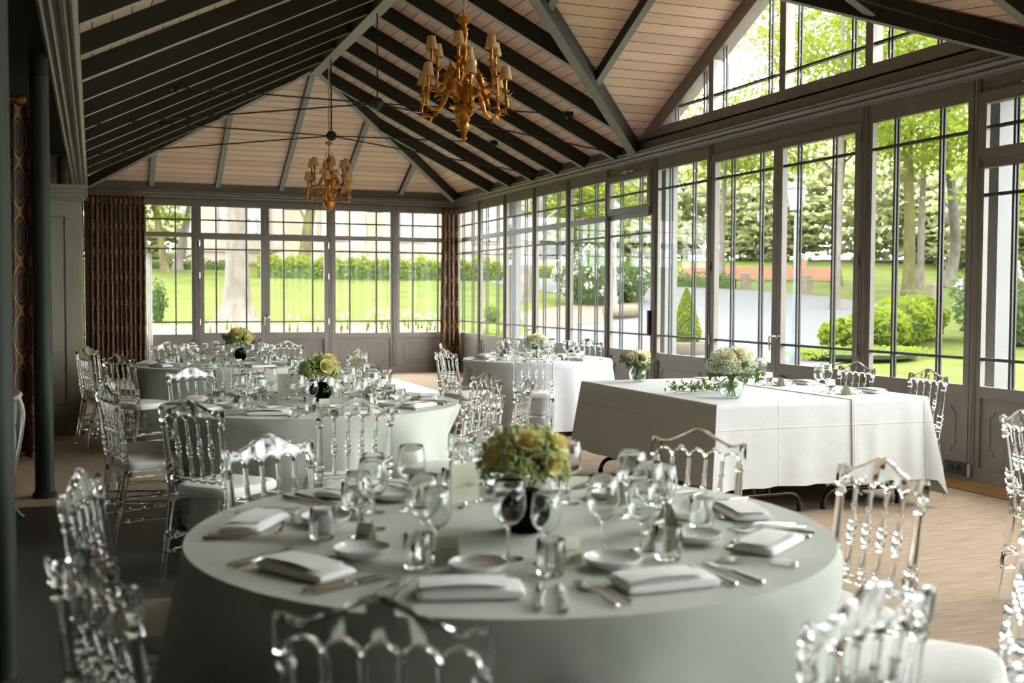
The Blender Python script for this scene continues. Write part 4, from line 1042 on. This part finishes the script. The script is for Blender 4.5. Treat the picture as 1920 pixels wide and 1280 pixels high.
for m_ in (lawn_m, gravel_m, mulch_m, stone_m, bark_pale, bark_moss, lf1, lf2, lf3, lf4, core_m, facade, facade_st, terra, white_fl):
    for n_ in m_.node_tree.nodes:
        if n_.type == 'BSDF_PRINCIPLED': n_.inputs['Specular IOR Level'].default_value = .04
def axis(a, b, st): 
    n = max(1, int(round((b - a) / st))); return [a + (b - a) * i / n for i in range(n + 1)]
def terr(mb, X, Y, dzv):
    b = len(mb.v); vs = [(x, y, T(x, y) + dzv) for y in Y for x in X]; n = len(X)
    mb.add(vs, [(j * n + i, j * n + i + 1, (j + 1) * n + i + 1, (j + 1) * n + i) for j in range(len(Y) - 1) for i in range(n - 1)])
mb = MB(); terr(mb, [-40, -20, -5, 4, 20, 45, 80], [.16, .5, 10, 34.5, 60, 110], 0); terr(mb, [.16, 4, 20, 45, 80], [-45, -20, 0, .16], 0)
struct(mb.build('ground_lawn', lawn_m, None, False), 'bright mown lawn around the building')
def band(mb, ys, L, R, dzv, nx=14):
    def at(t, y):
        for (y0, x0), (y1, x1) in zip(t, t[1:]):
            if y0 <= y <= y1: return x0 + (x1 - x0) * (y - y0) / (y1 - y0)
        return t[-1][1] if y > t[-1][0] else t[0][1]
    rows = []
    for y in ys:
        a, b_ = at(L, y), at(R, y); rows.append([(a + (b_ - a) * i / nx, y, T(a + (b_ - a) * i / nx, y) + dzv) for i in range(nx + 1)])
    vs = [p for r in rows for p in r]; n = nx + 1
    mb.add(vs, [(j * n + i, j * n + i + 1, (j + 1) * n + i + 1, (j + 1) * n + i) for j in range(len(rows) - 1) for i in range(nx)])
GL = [(-4, .9), (1.5, .9), (6.5, 4.15), (7.6, 6.5), (8.3, 7.6), (12.6, 10.4), (17, 8.8), (20.9, 8.3), (23.5, 9.2)]
GR = [(-4, 3.2), (-2.6, 5.7), (.6, 10.5), (3.2, 13), (9.3, 18.6), (13.5, 18.3), (15.5, 17.5), (17.6, 16), (20, 13.4), (23.5, 10.5)]
mb = MB(); band(mb, sorted(set(axis(-4, 23.5, .5) + [.5])), GL, GR, .02, 24); struct(mb.build('ground_gravel', gravel_m, None, False), 'pale gravel drive outside the double door')
mb = MB(); band(mb, axis(5.3, 8.05, .4), [(5.3, -10), (8.05, -10)], [(5.3, 2.3), (8.05, 2.2)], .03); band(mb, axis(6.6, 12.4, .5), [(6.6, 4.05), (10.4, 5.3), (12.4, 8.2)], [(6.6, 4.4), (7.6, 6.6), (8.3, 7.7), (12.4, 10.4)], .03)
struct(mb.build('ground_beds', mulch_m, None, False), 'pinkish mulched flower beds')

def blob_leaves(cen, rad, n, layer=0):
    d = rng.normal(size=(n, 3)); d /= np.linalg.norm(d, axis=1)[:, None]; d *= rng.uniform(.15, 1, (n, 1)) ** .45
    P = np.array(cen) + d * np.array(rad)
    if layer: P[:, 2] = np.round(P[:, 2] / layer + .25 * np.sin(P[:, 0] * 2.1) + .25 * np.cos(P[:, 1] * 1.7)) * layer + rng.normal(size=n) * layer * .13
    return P
def clumps(cen, rad, nc, per, cr, flat=.16):
    """leaves gathered on flat sprays, as on a beech"""
    c = blob_leaves(cen, rad, nc); off = rng.normal(size=(nc, per, 3)) * cr; off[:, :, 2] *= flat * .5
    return (c[:, None] + off).reshape(-1, 3)
def tree(name, label, base, trunk, r0, crowns, leaf, lm, bark, branches=6, flare=1.35, group='trees beyond the windows', per=26, cr=.55):
    x, y = base; z = T(x, y) - .05
    t = thing(name, label, 'tree', (x, y, z), 0, group)
    P = spl([(0, 0, 0)] + trunk, 4); k = len(P); H = trunk[-1][2]
    rs = [r0 * (1 - .72 * p.z / H) * (1 + (flare - 1) * math.exp(-p.z / (.9 * r0 + .15))) for p in P]
    mb = MB(); mb.tube(P, rs, 12)
    for i in range(branches):
        f = .45 + .5 * i / max(1, branches); p = P[int(f * (k - 1))]; a = i * 2.4 + x; L = r0 * 9 * (1.2 - f)
        mb.tube([p, p + Vector((math.cos(a) * L * .5, math.sin(a) * L * .5, L * .45)), p + Vector((math.cos(a) * L, math.sin(a) * L, L * .75))], [r0 * .32, r0 * .2, r0 * .08], 6)
    mb.build('trunk', bark, t)
    mb = MB()
    for c, rad, n in crowns: mb.leaves(clumps(c, rad, max(3, n // per), per, cr), leaf, 0, .25)
    if crowns: mb.build('crown', lm, t, False)
    return t
# big pale trunk on the lawn before the far door, roots spread
t = tree('beech_tree', 'huge pale tree trunk with spread roots on the lawn before the far door', (-3.02, 8.15), [(.0, 0, 1.5), (.02, 0, 4), (.05, .1, 8), (.1, .2, 12)], .30, [((.6, -.5, 7.5), (3.5, 3, 2.0), 1500)], .10, lf1, bark_pale, 5, 2.35)
for i, (x, y, dx, r, lab) in enumerate([(-4.45, 27, -.2, .21, 'pale trunk at the far lawn edge, next to the wide dark curtain'), (-3.65, 26, -.9, .15, 'mossy trunk leaning left beyond the lawn, by the dim low hedge'), (-3.12, 27.5, 1.3, .17, 'pale trunk leaning right beyond the lawn, by the dim low hedge'), (-2.35, 26.5, 0, .13, 'slim straight trunk left of the huge pale trunk')]):
    tree('beech_tree', lab, (x, y), [(dx * .3, 0, 2), (dx, 0, 6), (dx * 1.5, .3, 11)], r, [((-.9, -1.2, 5.6), (2.4, 2, 2.2), 1500), ((-1.2, -.6, 3.3), (1.6, 1.6, 1.2), 400)], .16, lf1, bark_pale if i % 2 == 0 else bark_moss, 5, 1.7)
tree('yellow_tree', 'yellowish mossy trunk leaning right before the cream house', (1.75, 25.6), [(.12, 0, 1.5), (.5, 0, 4), (1.0, .1, 8)], .27, [((1.2, 0, 8.5), (2.5, 2, 1.5), 900)], .16, lf1, bark_moss, 4)
tree('leaning_tree', 'pale leaning trunk outside the third side window', (6.85, 13.9), [(.15, 0, 1.0), (.5, .1, 2.6), (.9, .2, 6), (1.2, .3, 9)], .27, [((.9, 0, 8), (2.4, 2, 1.8), 900)], .14, lf1, bark_pale, 5, 1.7)
tree('small_maple', 'small round bright green tree outside the fourth and fifth side windows', (10.4, 17.2), [(0, 0, 1.2), (.1, 0, 2.4), (.1, 0, 4.6)], .09, [((.1, 0, 3.4), (1.9, 1.9, 1.7), 4200)], .11, lf1, bark_pale, 6, cr=.3)
# beeches beyond the gravel, leafy to the sky
for lab, b, tr, r, cs in [
    ('mossy tree beyond the gravel seen through the door leaf nearest the camera', (22.2, 17.6), [(-.1, 0, 2.5), (.15, 0, 5), (.4, 0, 9), (.3, 0, 14)], .19, [((0, -1, 9.5), (4.4, 4, 4.2), 7000), ((1.5, -4, 5.6), (3.2, 2.5, 1.5), 2600), ((-3, 1, 5.6), (2.8, 2.5, 1.4), 2200)]),
    ('thick pale trunk with mossy foot beyond the rope posts', (21.0, 12.0), [(.0, 0, 2.5), (-.15, 0, 6), (0, 0, 10), (.2, 0, 15)], .22, [((0, -1, 10.2), (4.2, 4, 4.4), 6500), ((-.5, -1.5, 5.8), (3.2, 2.8, 1.3), 2600)]),
    ('slender straight trunk between the thick and the forked tree', (24.9, 15.8), [(0, 0, 3), (.1, 0, 6), (.1, 0, 10), (.3, 0, 15)], .15, [((.4, 0, 10.5), (4.2, 4, 4.4), 4200)]),
    ('pale forked trunk leaning right beside the white blossom shrub', (26.6, 16.2), [(.25, -.2, 1.6), (-.6, -.9, 3.6), (-1.6, -1.6, 6.5), (-1.4, -2, 12)], .24, [((0, -1, 11), (4.6, 4, 4), 4200)]),
    ('pale trunk leaning right behind the white porch post', (24.2, 9.5), [(.3, -.4, 2.5), (.9, -1, 6), (1.2, -1.2, 12)], .2, [((0, -1, 9.3), (4.6, 4.4, 4.6), 5600)]),
    ('tall leafy tree filling the gable window', (15.8, 9.4), [(.1, 0, 3), (.3, .2, 8), (.2, .2, 13)], .14, [((.3, -.3, 9.8), (4.4, 4.4, 3.2), 8500), ((.5, 0, 6.3), (3.0, 3.0, .9), 1500)]),
    ('leafy tree above the laurels outside the last window', (16.5, 1.5), [(.1, 0, 3), (.2, .2, 6), (.1, .2, 10)], .14, [((0, 0, 7.6), (3.8, 3.8, 3.6), 6000), ((-.5, 0, 4.2), (2.2, 2.2, .9), 900)]),
    ('young beech with layered boughs beyond the gravel seen through the left door leaf', (17.6, 19.0), [(0, 0, 2.5), (.1, 0, 5), (.2, 0, 9)], .13, [((-.4, 0, 6.4), (3.0, 2.8, 2.4), 3600)])]:
    tree('beech_tree', lab, b, tr, r, cs, .105, lf1, bark_moss if 'mossy' in lab else bark_pale, 6, 1.6)
# forked second stem
mb = MB(); mb.tube([(26.9, 16.6, T(26.9, 16.6) + 2.6), (27.6, 15.9, T(27, 16) + 5), (28.2, 15.2, T(27, 16) + 9)], [.15, .12, .07], 10)
o = mb.build('beech_tree', bark_pale); tag(o, 'second stem of the fork growing up to the right', 'tree', 'trees beyond the windows')
# pale wood far off, its haze put into the leaf colour
far_sp = [(14, 48), (19, 46), (24, 44), (28, 40), (33, 38), (36, 33), (40, 30), (43, 25), (46, 20), (48, 14), (50, 8), (44, 4), (-8, 44), (-12, 40), (-3, 50), (53, 0), (38, 24), (30, 34), (35, 14), (22, 38), (41, 17)]
wt = None
for i, (x, y) in enumerate(far_sp):
    if wt is None or i in (5, 10):
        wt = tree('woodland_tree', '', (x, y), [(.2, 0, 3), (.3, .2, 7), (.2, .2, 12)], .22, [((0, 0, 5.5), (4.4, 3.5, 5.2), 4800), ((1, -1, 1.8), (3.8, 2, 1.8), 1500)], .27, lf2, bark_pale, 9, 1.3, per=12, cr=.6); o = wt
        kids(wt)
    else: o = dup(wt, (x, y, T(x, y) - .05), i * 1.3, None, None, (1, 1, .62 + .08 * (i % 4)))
    o['label'] = 'pale tree of the far wood behind the garden, haze put in its leaf colour'; o['group'] = 'far wood'

def hedge(name, label, p, q, h, d, n, leaf=.07, m=lf3, group=None):
    p = Vector((*p, 0)); q = Vector((*q, 0)); dd = q - p; L = dd.length; dd.normalize(); s = Vector((-dd.y, dd.x, 0))
    c = (p + q) / 2; z = T(c.x, c.y)
    t = thing(name, label, 'hedge', (c.x, c.y, z), 0, group)
    def at(u, v, w): 
        g = p + dd * (u * L) + s * ((v - .5) * d); return (g.x - c.x, g.y - c.y, T(g.x, g.y) - z + w)
    mb = MB(); mb.grid(lambda u, v: at(u, (.5 - .36 * math.cos(v * PI)) , h * .62 * math.sin(v * PI) ** .4 - .02), 10, 8); mb.build('twigs', core_m, t)
    P = []
    for _ in range(n):
        u = rng.uniform(0, 1); P.append(at(u, rng.uniform(-.02, 1.02), h * (.94 + .1 * math.sin(u * L * 5.1) + .06 * math.sin(u * L * 11)) * rng.uniform(.02, 1.0) ** .7))
    mb = MB(); mb.leaves(P, leaf, 0, .1); mb.build('leaves', m, t, False); return t
GH_ = 'garden hedges'
hedge('hedge', 'long loose laurel hedge along the lawn before the cream house', (-.3, 24.2), (9.2, 22.3), .9, .8, 3400, .10, lf3, GH_)
hedge('hedge', 'dim low clipped hedge far off among the pale trunks', (-4.8, 28.6), (-1.0, 28.2), .42, .6, 700, .06, lf4, GH_)
hedge('hedge', 'low clipped hedge beyond the gravel outside the second side window', (9.4, 24.0), (12.8, 23.2), .62, .7, 900, .06, lf3, GH_)
hedge('hedge', 'clipped hedge along the gravel ending at the first stone post', (13.0, 20.2), (16.9, 16.9), .66, .7, 1300, .055, lf4, GH_)
hedge('hedge', 'tiny clipped box hedge just outside the second side window', (2.1, 5.4), (3.0, 5.0), .22, .35, 260, .035, lf3, GH_)
def bush(name, label, loc, rad, n, leaf, m, bl=0, blr=.07, cat='shrub', cone=False, group=None):
    x, y = loc; z = T(x, y); t = thing(name, label, cat, (x, y, z), 0, group)
    mb = MB()
    if cone:
        a = rng.uniform(0, 2 * PI, n); f = rng.uniform(0, 1, n); prof = np.where(f < .18, .82 + f, np.minimum(1.0, (1 - f) ** .8 * 1.15)) * rng.uniform(.85, 1.0, n)
        P = np.stack([rad[0] * prof * np.cos(a), rad[1] * prof * np.sin(a), f * rad[2] * 2], 1)
        mb.lathe([(rad[0] * .78, .01), (rad[0] * .88, rad[2] * .35), (rad[0] * .6, rad[2]), (rad[0] * .25, rad[2] * 1.7), (0, rad[2] * 1.95)], 14)
    else:
        P = blob_leaves((0, 0, rad[2] * .95), rad, n)
        mb.lathe([(rad[0] * .35, 0), (rad[0] * .6, rad[2] * .5), (rad[0] * .62, rad[2]), (rad[0] * .35, rad[2] * 1.5), (0, rad[2] * 1.65)], 12)
    mb.build('twigs', core_m, t)
    mb = MB(); mb.leaves(P, leaf, 0, .15); mb.build('leaves', m, t, False)
    if bl:
        c = blob_leaves((0, 0, rad[2] * .95), tuple(q * 1.05 for q in rad), bl); Q = (c[:, None] + rng.normal(size=(bl, 14, 3)) * blr * .5).reshape(-1, 3)
        mb = MB(); octs(mb, Q, blr * .42); mb.build('blossoms', white_fl, t, False)
    return t
bush('spindly_shrub', 'slender small shrub on the lawn beside the wide dark curtain', (-4.84, 9.0), (.24, .24, .56), 420, .05, lf4)
bush('rhododendron', 'white blossoming rhododendron in the mulch bed outside the fifth side window', (8.6, 12.3), (1.25, 1.1, .95), 1800, .075, lf4, 70, .11)
bush('rhododendron', 'white blossoming rhododendron outside the hopper window, behind the lamp pole', (10.3, 12.9), (.7, .7, .8), 1000, .07, lf4, 34, .10)
bush('rhododendron', 'large white flowering shrub outside the window nearest the camera', (14.8, 1.3), (1.5, 1.4, 1.15), 2400, .09, lf4, 60, .12)
bush('box_shrub', 'round low green shrub on the lawn outside the second side window', (3.75, 8.4), (.30, .30, .28), 500, .035, lf3)
for i, (x, y, s) in enumerate([(9.6, 1.0, .8), (10.8, 1.3, 1.05), (12.0, 1.9, 1.15), (13.1, 2.6, 1.1)]):
    bush('laurel_bush', ['lowest bright laurel bush at the gravel edge, behind the right door leaf', 'second bright laurel bush counted from the gravel edge', 'third bright laurel bush counted from the gravel edge', 'bright laurel bush growing into the white flowering shrub'][i], (x, y), (.75 * s, .7 * s, .52 * s), 1100, .085, lf3, group='laurel bushes along the lawn')
bush('ground_ivy', 'low leafy ground cover between the lawn and the laurels', (8.9, -.4), (2.0, .8, .16), 900, .06, lf3)
t = bush('topiary', 'clipped cone of box in a round pale planter on the gravel', (6.05, 1.95), (.36, .36, .60), 2300, .035, lf3, cat='topiary', cone=True)
for c in t.children: c.location = (0, 0, .26)
mb = MB(); mb.lathe([(.44, -.06), (.50, .02), (.50, .24), (.46, .25), (.44, .20), (0, .2)], 28); mb.build('planter', stone_m, t)
# tulips
stalk0 = thing('white_tulip', '', 'tulip'); mb = MB(); mb.tube([(0, 0, 0), (.01, 0, .16), (.005, 0, .34)], .006, 5); mb.build('stem', stem_m, stalk0)
mb = MB(); mb.lathe([(.0, .33), (.03, .345), (.038, .38), (.03, .42), (.012, .44)], 8); mb.build('flower', white_fl, stalk0)
mb = MB()
for a in (0, 2.2, 4.1): leaf_blade(mb, (0, 0, 0), (math.cos(a) * .5, math.sin(a) * .5, 1), (-math.cos(a), -math.sin(a), .4), .24, .022, None)
mb.build('leaves', lf3, stalk0)
for i in range(34):
    x = [-2.0, .3, 1.0, 1.7][i % 4] + rng.uniform(-.8, .8) * (1 if i % 4 else 2.4); y = rng.uniform(6.0, 7.9)
    place(stalk0, (x, y, T(x, y) + .02), rng.uniform(0, 6), 'white tulip standing in the bed before the far windows', 'white tulips in the long bed', (1, 1, rng.uniform(.7, 1.1)))
mb = MB(); P = [(x, y, T(x, y) + .06) for x, y in zip(rng.uniform(-8, 2.2, 900), rng.uniform(5.4, 8.0, 900))]; mb.leaves(P, .05, 0, -.2)
tag(mb.build('bed_plants', lf2, None, False), 'low leafy growth in the long bed', 'bed plants', kind='stuff')
# house
t = thing('country_house', 'large cream country house with white windows and pink stone trim', 'house', (1.5, 29, T(8, 29) - .4))
mb = MB(); mb.box(0, 11.6, 0, 11, 0, 9.5); mb.box(-3.2, 0, 3.5, 11, 0, 9.0); mb.build('walls', facade, t, False)
mb = MB()
for z0, z1, e in ((0, .75, .06), (1.18, 1.36, .10), (5.6, 5.9, .12), (9.2, 9.6, .25)): mb.box(-e, 11.6 + e, -e, 11, z0, z1); mb.box(-3.2 - e, 0, 3.5 - e, 11, z0, z1)
mb.build('string_courses', facade_st, t, False)
for x in (.35, 4.1, 7.6, 11.2):
    mb = MB()
    for i in range(16): mb.box(x - .35 - .08 * (i % 2), x + .35 + .08 * (i % 2), -.09, .0, .75 + .55 * i, 1.26 + .55 * i)
    mb.build('quoins', facade_st, t, False)
def hwin(x, y, z, w, h, nx, nz):
    mb = MB(); mb.box(x - .14, x + w + .14, y - .07, y, z - .14, z + h + .2); o = mb.build('window_surround', facade_st, t, False)
    mb = MB(); mb.box(x, x + w, y - .10, y - .075, z, z + h); mb.build('pane', farglass, o, False)
    mb = MB(); M0 = Matrix.Translation((0, y - .13, 0)); frame(x, x + w, z, z + h, .07, 0, .05, mb, M0)
    for i in range(1, nx): mb.box(x + w * i / nx - .03, x + w * i / nx + .03, y - .13, y - .09, z, z + h)
    for i in range(1, nz): mb.box(x, x + w, y - .13, y - .09, z + h * i / nz - .025, z + h * i / nz + .025)
    mb.build('sash', winfr, o, False)
for x in (2.2, 5.85, 9.4): hwin(x - .55, 0, 1.75, 1.1, 2.4, 3, 4); hwin(x - .55, 0, 6.4, 1.1, 2.2, 3, 4); hwin(x - .4, 0, .25, .8, .62, 3, 1)
for x in (-2.4, -1.1): hwin(x, 3.5, 2.0, .75, 2.0, 2, 3)
mb = MB(); mb.ring_solid([[(-3.6, 3, 9.5), (12.2, -.6, 9.5), (12.2, 11.6, 9.5), (-3.6, 11.6, 9.5)], [(1, 5, 13), (9, 5, 13), (9, 6.5, 13), (1, 6.5, 13)]]); mb.build('roof', slate, t, False)
# stone posts with ropes, red walls, lamps, porch posts
for i, (x, y, h) in enumerate([(17.1, 16.5, .66), (18.25, 14.2, .74), (19.55, 9.15, .82)]):
    mb = MB(); a = .14; mb.ring_solid([[(sx * a * k, sy * a * k, z) for sx, sy in ((-1, -1), (1, -1), (1, 1), (-1, 1))] for z, k in ((-.05, 1), (h - .05, 1), (h, .75))])
    o = mb.build('stone_post', stone_m, None, False); o.location = (x, y, T(x, y)); tag(o, ['sandstone post at the end of the clipped hedge', 'sandstone post beyond the tall lamp post', 'sandstone post before the forked tree'][i], 'post', 'stone posts along the gravel')
for i, (p, q) in enumerate([((17.1, 16.5, .5), (18.25, 14.2, .56)), ((18.25, 14.2, .58), (19.55, 9.15, .62))]):
    z0 = T(p[0], p[1]) + p[2]; z1 = T(q[0], q[1]) + q[2]; mb = MB()
    mb.tube([(p[0] + (q[0] - p[0]) * f, p[1] + (q[1] - p[1]) * f, z0 + (z1 - z0) * f - .22 * 4 * f * (1 - f)) for f in [k / 12 for k in range(13)]], .018, 6)
    o = mb.build('barrier_rope', stone_m); tag(o, ['sagging rope between the two further stone posts', 'sagging rope between the two nearer stone posts'][i], 'rope', 'barrier ropes')
for lab, p, q, h in [('long low red wall seen through the left door leaf', (17.3, 21.6), (23.7, 19.4), .5), ('short low red wall seen through the tall window beside the door', (14.4, 23.4), (16.6, 22.2), .42)]:
    c = ((p[0] + q[0]) / 2, (p[1] + q[1]) / 2); mb = MB(); mb.beam((p[0], p[1], T(*p) + .2), (q[0], q[1], T(*q) + .2), .3, h, 0, .75)
    o = mb.build('garden_wall', terra, None, False); tag(o, lab, 'garden wall', 'low red garden walls')
t = thing('red_sculpture', 'tall red curved sheet sculpture standing far off behind the lamp post', 'sculpture', (23.2, 21.6, T(23.2, 21.6)))
t.scale = (.4, .4, .7)
mb = MB(); mb.grid(lambda u, v: (-.75 + 1.1 * u + .9 * v * u, .25 * math.sin(u * 3), .2 + 1.9 * v * (1 - .55 * u)), 12, 8); mb.grid(lambda u, v: (-.75 + 1.1 * u + .9 * v * u, .25 * math.sin(u * 3) + .06, .2 + 1.9 * v * (1 - .55 * u)), 12, 8, flip=True); mb.build('sheet', terra, t)
mb = MB(); mb.tube([(-.4, .05, 0), (-.4, .05, .5)], .05, 8); mb.build('stand', iron, t)
def lamp(label, x, y, h, s=1.0):
    t = thing('lamp_post', label, 'lamp post', (x, y, T(x, y)), 0, 'garden lamp posts')
    mb = MB(); mb.lathe([(.09 * s, 0), (.09 * s, .35), (.06 * s, .42), (.05 * s, .9), (.038 * s, 1.0), (.034 * s, h - .62 * s), (.05 * s, h - .6 * s), (.03 * s, h - .55 * s)], 14); mb.build('pole', lampm, t)
    q = lambda r, z: [(r * math.cos(PI / 4 + k * PI / 2), r * math.sin(PI / 4 + k * PI / 2), z) for k in range(4)]
    mb = MB(); mb.ring_solid([q(.11 * s, h - .54 * s), q(.185 * s, h - .16 * s)]); mb.build('lantern_glass', lampgl, t, False)
    mb = MB(); mb.ring_solid([q(.20 * s, h - .17 * s), q(.21 * s, h - .14 * s), q(.09 * s, h - .04 * s), q(.05 * s, h)]); mb.ring_solid([q(.13 * s, h - .57 * s), q(.12 * s, h - .53 * s)])
    for k in range(4):
        a = PI / 4 + k * PI / 2; mb.tube([(.115 * s * math.cos(a), .115 * s * math.sin(a), h - .54 * s), (.19 * s * math.cos(a), .19 * s * math.sin(a), h - .16 * s)], .012 * s, 5)
    mb.lathe([(.02 * s, h), (.03 * s, h + .03), (0, h + .1 * s)], 8); mb.build('lantern_frame', lampm, t, False)
lamp('tall lamp post with square lantern standing in the gravel outside the double door', 6.5, -1.45, 3.65, 1.0)
lamp('thin lamp post far off seen through the left door leaf', 19.0, 18.4, 3.0, .8)
lamp('thin lamp post before the cream house', 8.4, 26.4, 4.0, .95)
lamp('grey lamp post behind the stone log outside the hopper window', 8.75, 10.95, 3.3, 1.1)
mb = MB(); mb.tube([(-.6, -.2, .2), (-.55, -.18, .2), (.5, .15, .2), (.55, .17, .2)], [.16, .2, .2, .16], 12)
o = mb.build('stone_log', stone_m); o.location = (7.75, 8.5, T(7.75, 8.5)); tag(o, 'short pale log lying at the foot of the mulch bed', 'log')
for i, y in enumerate((-1.0, -6.62, -12.25, -17.9)):
    mb = MB(); mb.box(-.09, .09, -.09, .09, -.05, 3.35); mb.box(-.12, .12, -.12, .12, -.05, .2)
    o = mb.build('porch_post', post_w, None, False); o.location = (.78, y, 0); tag(o, ['white porch post by the corner outside', 'white porch post outside the tall window beside the door', 'white porch post outside the window nearest the camera', 'white porch post further along behind the camera'][i], 'post', 'white porch posts')
# ---------------------------------------------------------------- light and camera
w = bpy.data.worlds.new('overcast_sky'); S.world = w; w.use_nodes = True; t = w.node_tree; t.nodes.clear()
out = t.nodes.new('ShaderNodeOutputWorld'); bg = t.nodes.new('ShaderNodeBackground')
tc = t.nodes.new('ShaderNodeTexCoord'); sx = t.nodes.new('ShaderNodeSeparateXYZ'); t.links.new(tc.outputs['Generated'], sx.inputs[0])
nz = t.nodes.new('ShaderNodeTexNoise'); nz.inputs['Scale'].default_value = 2.2; t.links.new(tc.outputs['Generated'], nz.inputs['Vector'])
f = mth(t, 'ADD', sx.outputs[2], mth(t, 'MULTIPLY', mth(t, 'SUBTRACT', nz.outputs[0], .5), .25))
t.links.new(ramp(t, f, [(0, (.86, .90, .95)), (.25, (.97, .985, 1.0)), (.7, (1, 1, 1))]), bg.inputs[0]); bg.inputs[1].default_value = SKY
t.links.new(bg.outputs[0], out.inputs[0])
su = bpy.data.lights.new('soft_sun', 'SUN'); su.energy = SUN; su.angle = math.radians(60); su.color = (1, .97, .9)
so = bpy.data.objects.new('soft_sun', su); C.objects.link(so); so.rotation_euler = (math.radians(38), 0, math.radians(65))

M = 1.28; fpx, yaw, pitch, roll = 2036.12, .36747, .04225, .0036
loc = Vector((-4.94432 * M, -15.11414 * M, 1.11227 * M))
f0 = Vector((math.sin(yaw), math.cos(yaw), 0)); r0 = Vector((math.cos(yaw), -math.sin(yaw), 0)); u0 = Vector((0, 0, 1))
fw = f0 * math.cos(pitch) - u0 * math.sin(pitch); up = u0 * math.cos(pitch) + f0 * math.sin(pitch)
rt = r0 * math.cos(roll) + up * math.sin(roll); uu = up * math.cos(roll) - r0 * math.sin(roll)
cam = bpy.data.cameras.new('camera'); co = bpy.data.objects.new('camera', cam); C.objects.link(co)
co.matrix_world = Matrix(((rt.x, uu.x, -fw.x, loc.x), (rt.y, uu.y, -fw.y, loc.y), (rt.z, uu.z, -fw.z, loc.z), (0, 0, 0, 1)))
cam.sensor_width = 36; cam.lens = fpx / 1920 * 36; cam.clip_start = .05; cam.clip_end = 400
cam.dof.use_dof = True; cam.dof.focus_distance = 9.0; cam.dof.aperture_fstop = 2.8
S.camera = co
S.view_settings.view_transform = 'Standard'; S.view_settings.look = 'None'; S.view_settings.gamma = 1; S.view_settings.exposure = EXPO; S.view_settings.use_curve_mapping = False
cy = S.cycles; cy.max_bounces = 14; cy.diffuse_bounces = 6; cy.glossy_bounces = 6; cy.transmission_bounces = 14; cy.transparent_max_bounces = 24
cy.use_denoising = True; cy.sample_clamp_indirect = 8.0
